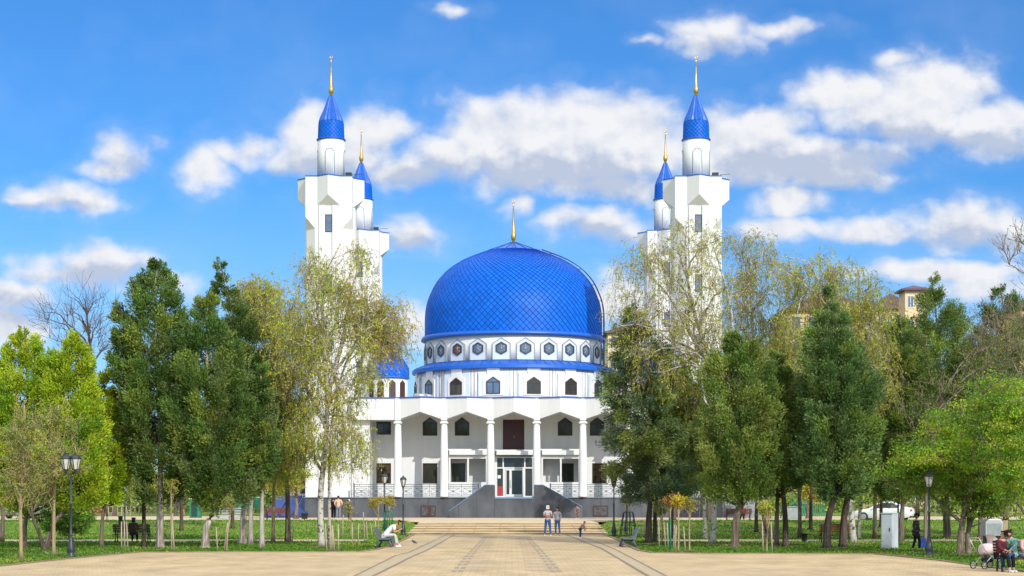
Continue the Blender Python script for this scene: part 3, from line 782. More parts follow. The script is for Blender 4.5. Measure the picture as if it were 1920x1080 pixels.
# upper drum with hexagonal windows
RU = 8.58; zu0, zu1 = zd1 + .87, 17.62
mb = MB(); mb.lathe([(RU, zu0), (RU, zu1)], (XC, YD), 96); mb.build('upper_drum', M['white'], mosque)
def hz(row): return wz(row, YD - RU)
pn = MB(); fr = MB()
for k in range(24):
    ang = 7.5 + 15 * k
    if math.cos(R_(ang)) < -.1: continue
    zc = hz(652.5); hexa = lambda w, h: [(-w, zc - h * .5), (0, zc - h), (w, zc - h * .5), (w, zc + h * .5), (0, zc + h), (-w, zc + h * .5)]
    ringprism(pn, RU, ang, [(-.80, zu0), (.80, zu0), (.80, zc + .42), (0, zc + .92), (-.80, zc + .42)], -.05, .05)
    ringframe(fr, RU, ang, [(-.86, zu0), (.86, zu0), (.86, zc + .46), (0, zc + 1.0), (-.86, zc + .46)], [(-.80, zu0), (.80, zu0), (.80, zc + .42), (0, zc + .92), (-.80, zc + .42)], -.05, .10)
    f = MB(); ringframe(f, RU, ang, hexa(.53, .60), hexa(.42, .48), .04, .14)
    wf = f.build('window', M['joint_dark'], mosque)
    p = MB(); ringprism(p, RU, ang, hexa(.43, .49), .052, .08)
    pane = p.build('pane', M['wood_red'] if k == 21 else M['glass_blue'], wf)
    s = MB()
    for t in range(3):
        a = R_(30 + 60 * t); c, d = math.cos(a) * .42, math.sin(a) * .47
        q = onring(RU, ang, [(-c, zc - d), (c, zc + d)], .09, .09); s.tube(q[:2], .022, 4)
    for r in (.26,):
        q = onring(RU, ang, hexa(r, r * 1.12), .09, .09)[:6]; s.tube(q + [q[0]], .02, 4)
    s.build('lattice', M['alu'], wf)
pn.split('wall_panel', M['recess'], mosque, (10, 7)); fr.split('panel_edge', M['plinth_light'], mosque, (20, 15))

# great dome
dz = lambda row: 2.2 + (HZ - row) / 19.2
prof = [(17.62, 8.74), (dz(624), 8.74), (dz(606), 8.74), (dz(588.6), 8.70), (dz(571), 8.54), (dz(553.5), 8.2), (dz(536), 7.74), (dz(522), 7.18), (dz(508), 6.44), (dz(494), 5.34), (dz(487), 4.6), (dz(480), 3.70), (dz(472), 2.55)]
prof = [(z, r * .983) for z, r in prof]
from bisect import bisect
def smooth_prof(pr, n=60):
    P_ = np.array(pr); t = np.linspace(0, len(P_) - 1, n); out = []
    for x in t:
        i = min(int(x), len(P_) - 2); u = x - i
        p0 = P_[max(i - 1, 0)]; p1 = P_[i]; p2 = P_[i + 1]; p3 = P_[min(i + 2, len(P_) - 1)]
        out.append(.5 * ((2 * p1) + (-p0 + p2) * u + (2 * p0 - 5 * p1 + 4 * p2 - p3) * u * u + (-p0 + 3 * p1 - 3 * p2 + p3) * u ** 3))
    return [tuple(q) for q in out]
sp_ = smooth_prof(prof)
w0 = wloc(mosque)
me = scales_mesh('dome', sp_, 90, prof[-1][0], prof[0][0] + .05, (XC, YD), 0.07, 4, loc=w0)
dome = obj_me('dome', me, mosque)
mb = MB(); mb.lathe([(r - .06, z) for z, r in sp_], (XC, YD), 96); mb.build('dome_shell', M['blue_trim'], dome)
mb = MB(); mb.lathe([(8.6, 17.5), (9.0, 17.5), (9.02, 17.62), (8.9, 17.84), (8.7, 17.9)], (XC, YD), 96); mb.build('dome_rim', M['blue_trim'], dome)
mb = MB(); z1 = dz(471.5)
mb.lathe([(2.72, z1 - .06), (1.5, dz(464)), (.75, dz(459)), (.3, dz(455.5))], (XC, YD), 32, smooth=False); mb.build('dome_cap', M['blue_trim'], dome)
sb = MB()
for i in range(16):
    a = 2 * math.pi * i / 16 + .1; c, s = math.cos(a), math.sin(a)
    sb.tube([(XC + r * c, YD + r * s, z + .03) for r, z in ((2.72, z1 - .06), (1.5, dz(464)), (.75, dz(459)), (.3, dz(455.5)))], .03, 4)
sb.split('cap_seam', M['blue_trim'], dome, (16, 14))
def finial(parent, c, z0, h, w=1.0, name='finial'):
    mb = MB()
    mb.lathe([(.20 * w, z0), (.15 * w, z0 + .04 * h), (.20 * w, z0 + .06 * h), (.27 * w, z0 + .09 * h), (.27 * w, z0 + .19 * h), (.20 * w, z0 + .22 * h), (.17 * w, z0 + .235 * h), (.05 * w, z0 + .80 * h), (.09 * w, z0 + .83 * h), (.05 * w, z0 + .86 * h), (.02, z0 + .9 * h)], c, 14)
    f = mb.build(name, M['gold'], parent)
    cr = MB(); R0 = .05 * h * .9; zc = z0 + .94 * h
    pts = [(c[0] + R0 * math.sin(t) * .55, c[1], zc - R0 * math.cos(t)) for t in [R_(-150 + 15 * k) for k in range(21)]]
    cr.tube(pts, [.01 + .035 * math.sin(math.pi * k / 20) for k in range(21)], 6); cr.build('crescent', M['gold'], f)
    return f
finial(dome, (XC, YD), dz(456), (456 - 372) / 19.2, .88)
# maintenance ladder following the dome on the right
lb = MB(); ang = R_(58)
for off in (-.22, .22):
    pts = []
    for z, r in smooth_prof(prof, 26):
        a = ang + off / max(r, .5) * 0; rr = r + .34
        c, s = math.sin(R_(78)), math.cos(R_(78))
        pts.append((XC + c * rr + s * off, YD - s * rr + c * off, z + .1))
    lb.tube([(pts[0][0], pts[0][1], 14.9)] + pts, .045, 5)
for i in range(30):
    t = i / 29; zz = 15 + t * (prof[-1][0] - 15); r = np.interp(zz, [p[0] for p in sp_], [p[1] for p in sp_]) + .34
    c, s = math.sin(R_(78)), math.cos(R_(78))
    lb.tube([(XC + c * r + s * o, YD - s * r + c * o, zz + .1) for o in (-.22, .22)], .03, 4)
    if i % 4 == 0: lb.tube([(XC + c * r, YD - s * r, zz + .1), (XC + c * (r - .4), YD - s * (r - .4), zz + .05)], .03, 4)
lb.build('ladder', mat('navy_ladder', (.01, .03, .14), .5), dome)
# little domes over the portico corners
for sx in (-1, 1):
    c = (XC + sx * 11.6, 167.4); r0 = 1.86; z0 = wz(706, c[1] - 1.8)
    mb = MB(); mb.lathe([(r0 - .02, ZF1 - .2), (r0 - .02, z0)], c, 40); tw = mb.build('turret', M['white'], mosque)
    pr = [(z0, r0 + .06), (z0 + .7, r0 + .08), (z0 + 1.2, r0 * .93), (z0 + 1.7, r0 * .76), (z0 + 2.1, r0 * .50), (z0 + 2.35, r0 * .2)]
    sp2 = smooth_prof(pr, 30)
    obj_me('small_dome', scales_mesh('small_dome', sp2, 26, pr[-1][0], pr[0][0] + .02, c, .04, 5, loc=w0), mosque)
    mb = MB(); mb.lathe([(r - .04, z) for z, r in sp2] + [(.02, z0 + 2.55)], c, 32); mb.build('dome_shell', M['blue_trim'], tw)
    mb = MB(); mb.lathe([(r0 - .1, z0 - .1), (r0 + .14, z0 - .1), (r0 + .14, z0 + .04), (r0, z0 + .06)], c, 40); mb.build('dome_rim', M['blue_trim'], tw)
    for a in (-50, -17, 17, 50):
        t = R_(a); cs, sn = math.cos(t), math.sin(t)
        def pos(u, z, d): return (c[0] + sn * (r0 + d) + cs * u, c[1] - cs * (r0 + d) + sn * u, z)
        H = [(-.3, ZF1), (.3, ZF1), (.3, z0 - .55), (0, z0 - .3), (-.3, z0 - .55)]
        q = MB(); q.add([pos(u, z, -.05) for u, z in H] + [pos(u, z, .03) for u, z in H], [(0, 4, 3, 2, 1), (5, 6, 7, 8, 9)] + [(i, (i + 1) % 5, 5 + (i + 1) % 5, 5 + i) for i in range(5)])
        q.build('window', M['brown_frame'], tw)
# silver roof duct beside the left turret
mb = MB(); mb.tube([(X(775, 160), 159.5, ZF1 + .3), (X(800, 160), 159.5, ZF1 + .3)], .22, 12); mb.tube([(X(800, 160), 159.5, ZF1 + .3), (X(804, 160), 159.5, ZF1 + .32), (X(812, 160), 159.5, ZF1 + .3)], [.22, .12, .1], 10)
mb.box(X(778, 160), X(780, 160), 159.4, 159.6, ZF1, ZF1 + .2); mb.box(X(796, 160), X(798, 160), 159.4, 159.6, ZF1, ZF1 + .2)
mb.build('roof_duct', M['alu'], mosque)
# blue lean-to canopies at the left flank
cb = MB(); yc = 157.0
for a, b, c2, d in ((548, 570, 578, 577), (515, 540, 552, 548)):
    x0, x1, x2, x3 = wx(a - 30, yc), wx(a, yc), wx(b, yc), wx(b + 8, yc)
cv = MB()
for a in (496, 522, 548):
    xa, xb4 = wx(a, yc), wx(a + 28, yc); zt, zl = wz(929, 161), wz(968, yc)
    cv.add([(xa, yc, zl), (xb4 - .2, yc, zl), (xb4 + .25, yc + 4.5, zt), (xa + .45, yc + 4.5, zt), (xa, yc + .1, zl - .1), (xb4 - .2, yc + .1, zl - .1), (xb4 + .25, yc + 4.6, zt - .12), (xa + .45, yc + 4.6, zt - .12)],
           [(0, 1, 2, 3), (7, 6, 5, 4), (0, 4, 5, 1), (1, 5, 6, 2), (2, 6, 7, 3), (3, 7, 4, 0)])
    cv.box(xa + .02, xa + .12, yc + .2, yc + 4.4, UP, UP + .5)
cv.split('side_canopy', mat('navy_canopy_sheet', (.012, .05, .22), .5, (.01, .035, .15), 1), mosque, (16, 12))
MB().box(XC - 19.4, XC - 18.7, 164.9, 164.99, wz(925, 165), wz(872, 165)).build('window', M['glass'], mosque)

# ------------------------------------------------------------------ minarets
def minaret(cx, cy, label):
    t = thing('minaret', (0, 0, 0), label, 'minaret', 'four minarets round the mosque')
    zt = 30.45 - UP; h = 2.05; ch = .85
    sq = lambda k: [(-k, -k), (k, -k), (k, k), (-k, k)]
    octo = [(-h + ch, -h), (h - ch, -h), (h, -h + ch), (h, h - ch), (h - ch, h), (-h + ch, h), (-h, h - ch), (-h, -h + ch)]
    top8 = [(-h, -h), (h, -h), (h, -h), (h, h), (h, h), (-h, h), (-h, h), (-h, -h)]
    z1, z2 = 25.9 - UP, 26.9 - UP
    sh = MB(); sh.prism(octo, 0, z1); sh.prism(octo, z1, z2, top8)
    for k in range(4):           # slim raised panel carrying the windows
        c, s = math.cos(k * math.pi / 2), math.sin(k * math.pi / 2)
        def rot(p): return (p[0] * c - p[1] * s, p[0] * s + p[1] * c)
        sh.prism([rot(p) for p in ((-.85, -h - .14), (-.32, -h - .14), (-.32, -h + .02), (-.85, -h + .02))], 0, 27.9 - UP)
        sh.prism([rot(p) for p in ((.32, -h - .14), (.85, -h - .14), (.85, -h + .02), (.32, -h + .02))], 0, 27.9 - UP)
    sh.build('shaft', M['white'], t, world=False)
    bb = MB(); bb.prism(sq(h), z2, zt - .001)
    pz0, pz1 = 27.9 - UP, 28.75 - UP; po = 2.95; pw = 1.02
    for k in range(4):
        c, s = math.cos(k * math.pi / 2), math.sin(k * math.pi / 2)
        def r3(x, y, z): return (x * c - y * s, x * s + y * c, z)
        v = [r3(-pw, -h, pz0), r3(pw, -h, pz0), r3(0, -po, pz1), r3(-pw, -h, zt - .001), r3(pw, -h, zt - .001), r3(0, -po, zt - .001)]
        bb.add(v, [(0, 2, 1), (0, 3, 5, 2), (1, 2, 5, 4), (3, 4, 5)])
    bb.build('balcony', M['white'], t, world=False)
    star = []
    for k in range(4):
        c, s = math.cos(k * math.pi / 2), math.sin(k * math.pi / 2)
        for x, y in ((-h, -h), (-pw, -h), (0, -po), (pw, -h)):
            f = 1.015; star.append(((x * c - y * s) * f, (x * s + y * c) * f))
    cpb = MB(); cpb.prism(star, zt, zt + .09); cpb.build('coping', M['blue_trim'], t, world=False)
    rec = MB(); wn = []
    for z in (26.35, 21.1, 15.9):
        for k in range(4):
            a = k * math.pi / 2; c, s = math.cos(a), math.sin(a)
            def r3(x, y, z_): return (x * c - y * s, x * s + y * c, z_ - UP)
            f = MB(); w, hh = .31, .76; tt = .06; y0, y1 = -h - .06, -h + .01
            o = [(-w, z - hh), (w, z - hh), (w, z + hh), (-w, z + hh)]; i_ = [(-w + tt, z - hh + tt), (w - tt, z - hh + tt), (w - tt, z + hh - tt), (-w + tt, z + hh - tt)]
            tmp = MB(); tmp.ring(o, i_, y0, y1); tmp.v = [r3(*p) for p in tmp.v]; fo = tmp.build('window', M['brown_frame'], t, world=False)
            tmp = MB(); tmp.box(-w + tt, w - tt, -h - .03, -h, z - hh + tt, z + hh - tt); tmp.v = [r3(*p) for p in tmp.v]; tmp.build('pane', M['glass_blue'], fo, world=False)
    g1 = 34.0 - UP; r = 1.2
    gb = MB(); gb.lathe([(r, zt + .1), (r, g1)], (0, 0), 40); gal = gb.build('gallery', M['white'], t, world=False)
    for k in range(4):
        a = k * math.pi / 2; nb = MB(); w = .40; z0 = zt + .13; zs = 32.7 - UP
        pts = [(-w, z0), (w, z0)] + [(w * math.cos(q), zs + .42 * math.sin(q)) for q in [math.pi * j / 8 for j in range(9)]]
        # the niche: shallow recessed panel edged by a thin raised band
        for inset, d0, m_, nm in ((1.0, .012, M['recess'], 'niche'),):
            vs = []
            for x, z in pts:
                x *= inset; al = math.asin(x / (r + d0)); vs.append(((r + d0) * math.sin(a + al), -(r + d0) * math.cos(a + al), z))
            vs2 = [(v[0] * .9, v[1] * .9, v[2]) for v in vs]; n = len(vs)
            nb.add(vs + vs2, [tuple(range(n))] + [(i, n + i, n + (i + 1) % n, (i + 1) % n) for i in range(n)])
        nb.build('niche', M['recess'], gal, world=False)
        ed = MB(); ed.tube([((r + .02) * math.sin(a + math.asin(x / (r + .02))), -(r + .02) * math.cos(a + math.asin(x / (r + .02))), z) for x, z in pts[1:] + [pts[0]]], .028, 4); ed.build('niche_edge', M['plinth_light'], gal, world=False)
    zr0, zr1, zr2 = 34.05 - UP, 35.65 - UP, 37.95 - UP
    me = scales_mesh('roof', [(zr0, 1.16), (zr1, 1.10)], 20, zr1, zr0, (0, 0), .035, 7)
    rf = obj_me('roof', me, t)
    cb = MB(); cb.lathe([(1.0, g1 - .02), (1.29, g1 - .02), (1.29, g1 + .08), (1.15, g1 + .1)], (0, 0), 40); cb.lathe([(1.1, g1), (1.04, zr1 + .03)], (0, 0), 32)
    n = 20; vs = []; 
    for z, rr in ((zr1, 1.11), (zr1 + .35, 1.0), (zr1 + 1.1, .66), (zr2, .22)):
        for i in range(n * 2): 
            a = math.pi * i / n; q = rr * (1.0 if i % 2 else .90); vs.append((q * math.cos(a), q * math.sin(a), z))
    fs = [(j * 2 * n + i, j * 2 * n + (i + 1) % (2 * n), (j + 1) * 2 * n + (i + 1) % (2 * n), (j + 1) * 2 * n + i) for j in range(3) for i in range(2 * n)]
    cb.add(vs, fs); cb.build('pleated_cone', M['blue_trim'], rf, world=False)
    finial(t, (0, 0), zr2 - .02, 41.65 - UP - zr2, .78)
    sp = MB(); sp.box(1.35, 1.9, -.95, -.5, zt + .2, zt + .55); sp.tube([(1.6, -.7, zt + .13), (1.6, -.7, zt + .2)], .04)
    sp.tube([(2.0, -1.2, zt + .12), (2.0, -1.2, zt + .3), (2.9, -1.2, zt + .36)], .02, 4); sp.build('loudspeaker', M['dark'], t, world=False)
    t.location = (cx, cy, UP)
    return t
mn = minaret(XC + 16.2, 161, 'front right white minaret with blue pleated cone, nearest the yellow block')
for cx, cy, lb in ((XC - 16.2, 161, 'front left white minaret with blue pleated cone, tallest in the picture on the left'),
                   (XC - 16.2, 193.2, 'rear left minaret, smaller, half hidden behind the front left one'),
                   (XC + 16.2, 193.2, 'rear right minaret, smaller, peeping out behind the front right one')):
    c = copy_tree(mn); c.location = (cx, cy, UP); c['label'] = lb
# ------------------------------------------------------------------ vegetation
def frusta(P0, P1, R0, R1, k=5):
    """many tapered limbs at once, all quads"""
    P0, P1 = np.asarray(P0, float), np.asarray(P1, float); R0, R1 = np.asarray(R0, float), np.asarray(R1, float)
    d = P1 - P0; d /= (np.linalg.norm(d, axis=1, keepdims=True) + 1e-9)
    ref = np.where(np.abs(d[:, 2:3]) < .9, [[0, 0, 1.0]], [[1.0, 0, 0]])
    a = np.cross(d, ref); a /= (np.linalg.norm(a, axis=1, keepdims=True) + 1e-9); b = np.cross(d, a)
    t = np.arange(k) * 2 * np.pi / k; n = len(P0)
    ring = a[:, None, :] * np.cos(t)[None, :, None] + b[:, None, :] * np.sin(t)[None, :, None]
    V = np.concatenate([P0[:, None] + ring * R0[:, None, None], P1[:, None] + ring * R1[:, None, None]], 1).reshape(-1, 3)
    i = np.arange(k); j = (i + 1) % k
    q = np.stack([i, j, k + j, k + i], 1); Fc = (q[None] + (np.arange(n) * 2 * k)[:, None, None]).reshape(-1, 4)
    return V, Fc
def leaves(C, D, L, Wd, rs, up_bias=0.0):
    """diamond leaf faces at C pointing along D"""
    n = len(C); D = D / (np.linalg.norm(D, axis=1, keepdims=True) + 1e-9)
    r = rs.normal(size=(n, 3)); r[:, 2] *= (1 - up_bias); s = np.cross(D, r); s /= (np.linalg.norm(s, axis=1, keepdims=True) + 1e-9)
    L = np.asarray(L).reshape(-1, 1) * np.ones((n, 1)); Wd = np.asarray(Wd).reshape(-1, 1) * np.ones((n, 1))
    A = C; B = C + D * L * .45 + s * Wd * .5; T = C + D * L; E = C + D * L * .45 - s * Wd * .5
    V = np.stack([A, B, T, E], 1).reshape(-1, 3); return V, np.arange(n * 4).reshape(-1, 4)
def palette(cols, n, rs, jit=0.12):
    cols = np.array(cols); c = cols[rs.randint(len(cols), size=n)]
    return c * (1 + rs.normal(0, jit, (n, 1))).clip(.5, 1.6) * (1 + rs.normal(0, .05, (n, 3)))

def trunk_path(px_pts, Y, wob=0.0):
    return [Vector((wx(p, Y), Y + (0 if i == 0 else wob), wz(r, Y))) for i, (p, r) in enumerate(px_pts)]
def polytube(pts, r0, r1, k=10, sub=4):
    """smooth trunk through the points"""
    P_ = np.array([tuple(p) for p in pts]); out = []
    n = len(P_)
    for i in range(n - 1):
        p0 = P_[max(i - 1, 0)]; p1 = P_[i]; p2 = P_[i + 1]; p3 = P_[min(i + 2, n - 1)]
        for u in np.linspace(0, 1, sub, endpoint=False):
            out.append(.5 * ((2 * p1) + (-p0 + p2) * u + (2 * p0 - 5 * p1 + 4 * p2 - p3) * u * u + (-p0 + 3 * p1 - 3 * p2 + p3) * u ** 3))
    out.append(P_[-1]); m = len(out); t = np.linspace(0, 1, m)
    R = r0 + (r1 - r0) * t ** .8; R[0] *= 1.35
    return [Vector(p) for p in out], list(R)

def conifer(name, label, Y, base_px, levels, cols, seed, trunk='bark_dark', tr=0.22, clumps=1300, per=34, leaf=(.135, .046), lobes=6, droop=0.0, zb=None, group=None, solid=.55, rough=.42, plume=.6, foot=None, squash=1.0, gather=.4):
    per = int(per * 1.7); rs = np.random.RandomState(seed); rnd = random.Random(seed)
    lv = sorted([(wz(r, Y), wx(a, Y), wx(b, Y)) for r, a, b in levels]); Z = np.array([l[0] for l in lv]); A = np.array([l[1] for l in lv]); B = np.array([l[2] for l in lv])
    g0 = gh(wx(base_px, Y), Y) if zb is None else zb
    bx = wx(base_px, Y)
    root = thing(name, (bx, Y, g0 - .03), label, 'tree', group)
    top = Z[-1]; xm = lambda z: (np.interp(z, Z, A) + np.interp(z, Z, B)) / 2
    pts = [Vector((bx, Y, g0 - .05)), Vector((bx * .85 + xm(Z[0]) * .15, Y, g0 + (Z[0] - g0) * .6))] + [Vector((xm(z) * .75 + bx * .25 if z < top - 1 else xm(z), Y, z)) for z in np.linspace(Z[0] + .5, top - .1, 4)]
    tp, tr_ = polytube(pts, tr, .02); tb = MB(); tb.tube(tp, tr_, 10); tko = tb.build('trunk', M[trunk], root)
    # clump positions
    zz = np.linspace(Z[0], top, 400); rad = np.maximum(.12, (np.interp(zz, Z, B) - np.interp(zz, Z, A)) / 2); w = rad ** 1.25; w /= w.sum()
    z = rs.choice(zz, clumps, p=w) + rs.normal(0, .05, clumps); th = rs.uniform(0, 2 * np.pi, clumps)
    R = np.interp(z, zz, rad)
    ph = rs.uniform(0, 6.28, 8); fr = rs.uniform(.5, 1.6, 8)
    nz = sum(np.sin((k + 1) * th * (1 if k < 3 else 1.7) + ph[k] + z * fr[k] * 1.6) for k in range(6)) / 6 ** .5
    nz2 = np.sin(th * 7 + z * 3.1 + ph[6]) * np.sin(z * 4.3 - th * 3 + ph[7])
    Rn = R * (1 - rough * .5 + rough * (.42 * nz + .28 * nz2))
    rho = Rn * (solid + (1 - solid) * rs.uniform(0, 1, clumps) ** .5)
    nb = max(20, int(clumps / 16)); bi = rs.choice(clumps, nb, replace=False)          # boughs gather their neighbours
    X_ = np.stack([rho * np.cos(th), rho * np.sin(th), z], 1); Bc = X_[bi] * np.array([1, 1, 1.0])
    dd = ((X_[:, None] - Bc[None]) ** 2).sum(2); near = Bc[dd.argmin(1)]; X_ = X_ * (1 - gather) + near * gather
    th = np.arctan2(X_[:, 1], X_[:, 0]); rho = np.hypot(X_[:, 0], X_[:, 1]); z = X_[:, 2]; R = np.interp(z, zz, rad); bid = dd.argmin(1)
    stray = rs.uniform(0, 1, clumps) < .05; rho[stray] *= 1.14
    dirs = np.stack([np.cos(th), np.sin(th) * squash, np.zeros(clumps)], 1)
    cx = xm(z); C = np.stack([cx, np.full(clumps, Y), z], 1) + dirs * rho[:, None]; C[:, 2] -= droop * rho * .35
    D = dirs * .75 + np.array([0, 0, .85 - droop * 1.2]) + rs.normal(0, .22, (clumps, 3)); D /= np.linalg.norm(D, axis=1, keepdims=True)
    size = plume * rs.uniform(.6, 1.35, clumps) * np.clip(R / 1.2, .45, 1.0)
    t = rs.uniform(-.25, 1, (clumps, per)); off = rs.normal(0, .24, (clumps, per, 3)) * (size[:, None] * (1.05 - .75 * np.clip(t, 0, 1)))[..., None]
    Cl = C[:, None] + D[:, None] * (size[:, None] * t)[..., None] + off
    Dl = D[:, None] * 1.0 + off / (size[:, None, None] + .01) * 1.3 + rs.normal(0, .35, (clumps, per, 3))
    n = clumps * per; V, Fc = leaves(Cl.reshape(-1, 3), Dl.reshape(-1, 3), rs.uniform(.6, 1.25, n) * leaf[0], rs.uniform(.7, 1.3, n) * leaf[1], rs)
    cb_ = palette(cols, len(Bc), rs, .16); cc = cb_[bid] * .6 + palette(cols, clumps, rs, .16) * .4; tint = np.repeat(np.repeat(cc, per, 0) * (1 + rs.normal(0, .12, (n, 1))), 4, 0).clip(0, 1)
    w0 = np.array(wloc(root)); me = mesh_np('crown', V - w0, Fc, M['leaf_conifer'], tint); obj_me('crown', me, root)
    # limbs carrying the clumps
    idx = rs.choice(clumps, min(110, clumps), replace=False); P0, P1, R0, R1 = [], [], [], []
    for i in idx:
        zt = max(C[i][2] - rho[i] * (.45 - .5 * droop), Z[0] - .2); xt = xm(zt)
        a = np.array([xt, Y, zt]); b_ = C[i]; m_ = (a + b_) / 2 + [0, 0, -.05 - .1 * droop]
        P0 += [a, m_]; P1 += [m_, b_]; R0 += [.045, .028]; R1 += [.028, .010]
    V, Fc = frusta(P0, P1, R0, R1, 4); obj_me('branches', mesh_np('branches', V - w0, Fc, M['bark_grey' if trunk != 'bark_dark' else 'bark_dark']), root)
    return root

def broadleaf(name, label, Y, trunks, lobes, cols, seed, nodes=90, mode='weep', leaf=(.085, .05), per=26, strands=7, slen=(.35, 1.35), barkm='bark_birch', r0=.17, limbs=9, depth=1.0, group=None, cat='tree', spread=.55, sprig=60, leafm='leaf_soft', twigm='bark_young', zoff=0.0, limbr=.07, bare=0.0, kids=1):
    rs = np.random.RandomState(seed)
    bx = wx(trunks[0][0][0], Y); g0 = gh(bx, Y)
    root = thing(name, (bx, Y, g0), label, cat, group); w0 = np.array(wloc(root))
    paths = []
    for k, tp in enumerate(trunks):
        pts = [Vector((wx(p, Y), Y + rs.normal(0, .12) * min(i, 2) + k * .15, wz(r, Y))) for i, (p, r) in enumerate(tp)]
        pts[0].z = gh(pts[0].x, Y) - .05 if tp[0][1] > 985 or k == 0 else pts[0].z
        q, R = polytube(pts, r0 * (1 if k == 0 else .8), .03); tb = MB(); tb.tube(q, R, 10); tb.build('trunk', M[barkm], root); paths.append((np.array([tuple(p) for p in q]), np.array(R)))
    # nodes in the lobes
    L = np.array([(wx(a, Y), wz(b, Y), c * Y / F, d * Y / F) for a, b, c, d in lobes]); wt = (L[:, 2] * L[:, 3]) ** 1.1; wt /= wt.sum()
    pick = rs.choice(len(L), nodes, p=wt); u = rs.normal(size=(nodes, 3)); u /= np.linalg.norm(u, axis=1, keepdims=True); u *= rs.uniform(.15, 1, (nodes, 1)) ** .45
    l = L[pick]; N = np.stack([l[:, 0] + u[:, 0] * l[:, 2], Y + u[:, 1] * (l[:, 2] * .5 + l[:, 3] * .5) * depth, l[:, 1] + u[:, 2] * l[:, 3]], 1)
    N[:, 2] = np.maximum(N[:, 2], g0 + .3)
    # main limbs to a few well spread nodes
    tips = [rs.randint(nodes)]
    while len(tips) < min(limbs, nodes):
        dmin = np.min([np.linalg.norm(N - N[t], axis=1) for t in tips], axis=0); tips.append(int(np.argmax(dmin * rs.uniform(.7, 1, nodes))))
    P0, P1, R0, R1 = [], [], [], []; LP, LR = [], []
    def curve(a, b, sag, n=7):
        c = a * .35 + b * .65; c = c + np.array([0, 0, sag]); c[:2] = a[:2] * .55 + b[:2] * .45
        t = np.linspace(0, 1, n)[:, None]; w = rs.normal(0, .06, (n, 3)) * np.linalg.norm(b - a) * .5; w[0] = w[-1] = 0
        return (1 - t) ** 2 * a + 2 * t * (1 - t) * c + t ** 2 * b + w
    def addp(pts, ra, rb):
        n = len(pts); r = np.linspace(ra, rb, n)
        for i in range(n - 1): P0.append(pts[i]); P1.append(pts[i + 1]); R0.append(r[i]); R1.append(r[i + 1])
    for t in tips:
        path, R = paths[rs.randint(len(paths))]
        hd = np.linalg.norm(path[:, :2] - N[t][:2], axis=1); want = N[t][2] - hd.min() * 1.0 - .4
        i = int(np.argmin(np.abs(path[:, 2] - max(want, g0 + (path[-1, 2] - g0) * .22)))); i = min(max(i, 2), len(path) - 1)
        c = curve(path[i], N[t], .35 * hd[i]); addp(c, min(limbr, R[i] * .8), .018); LP.append(c)
    for p, R in paths: LP.append(p[len(p) // 3:])
    allp = np.concatenate(LP)
    for k in range(nodes):
        if k in tips: continue
        d = np.linalg.norm((allp - N[k]) * [1, 1, 1], axis=1) + 2.0 * np.maximum(0, allp[:, 2] - N[k][2] + .2); i = int(np.argmin(d))
        c = curve(allp[i], N[k], .12 * d[i], 5); addp(c, .024, .008)
        allp = np.concatenate([allp, c[2:4]])
    V, Fc = frusta(P0, P1, R0, R1, 5); obj_me('branches', mesh_np('branches', V - w0, Fc, M[barkm]), root)
    S0, S1 = [], []; LC, LD, LK = [], [], []
    if mode == 'weep':
        for k in range(nodes):
            for s in range(strands):
                ln = rs.uniform(*slen); n = 6; a = rs.uniform(0, 6.28); out = np.array([math.cos(a), math.sin(a), 0])
                st_ = N[k] + rs.normal(0, .22, 3); t = np.linspace(0, 1, n)
                pts = st_ + out * (np.sqrt(t) * spread * rs.uniform(.3, 1.3))[:, None] + np.array([0, 0, 1]) * (.25 * t - ln * t ** 1.7)[:, None] + rs.normal(0, .03, (n, 3))
                pts[:, 2] = np.maximum(pts[:, 2], g0 + .9)
                S0.append(pts[:-1]); S1.append(pts[1:])
                if rs.uniform() < bare: continue
                tt = rs.uniform(.08, 1, per) * (n - 1); i = np.minimum(tt.astype(int), n - 2); f = (tt - i)[:, None]
                LC.append(pts[i] * (1 - f) + pts[i + 1] * f + rs.normal(0, .03, (per, 3)))
                LD.append(rs.normal(0, .5, (per, 3)) + [0, 0, -.9]); LK.append(np.full(per, k))
    elif mode == 'bush':
        for k in range(nodes):
            a = rs.normal(size=(sprig, 3)); a[:, 2] = np.abs(a[:, 2]) * .7 - .15; a /= np.linalg.norm(a, axis=1, keepdims=True)
            ln = rs.uniform(.2, 1, (sprig, 1)) * spread
            tip = N[k] + a * ln
            m_ = rs.choice(sprig, min(6, sprig), replace=False)
            S0.append(np.repeat(N[k][None], len(m_), 0)); S1.append(tip[m_])
            LC.append(np.repeat(tip, per, 0) + rs.normal(0, .07, (sprig * per, 3))); LD.append(rs.normal(0, .7, (sprig * per, 3)) + [0, 0, .2]); LK.append(np.full(sprig * per, k))
    elif mode == 'bare':
        for k in range(nodes):
            out = N[k] - np.array([paths[0][0][-1][0], Y, paths[0][0][len(paths[0][0]) // 2][2]]); out /= np.linalg.norm(out) + 1e-6
            for s in range(strands):
                ln = rs.uniform(*slen); n = 5; d = out * .8 + rs.normal(0, .45, 3) + [0, 0, .15]; d /= np.linalg.norm(d)
                pts = N[k] + d * (np.linspace(0, 1, n) * ln)[:, None] + rs.normal(0, .035, (n, 3)) * np.arange(n)[:, None] ** .5
                S0.append(pts[:-1]); S1.append(pts[1:])
                if per:
                    LC.append(pts[rs.randint(1, n, per)] + rs.normal(0, .05, (per, 3))); LD.append(rs.normal(0, 1, (per, 3))); LK.append(np.full(per, k))
    if S0:
        A_ = np.concatenate(S0); B_ = np.concatenate(S1); n = len(A_); tr = .0065 if mode != 'bare' else .012
        V, Fc = frusta(A_, B_, np.full(n, tr), np.full(n, tr * .7), 3); obj_me('twigs', mesh_np('twigs', V - w0, Fc, M[twigm]), root)
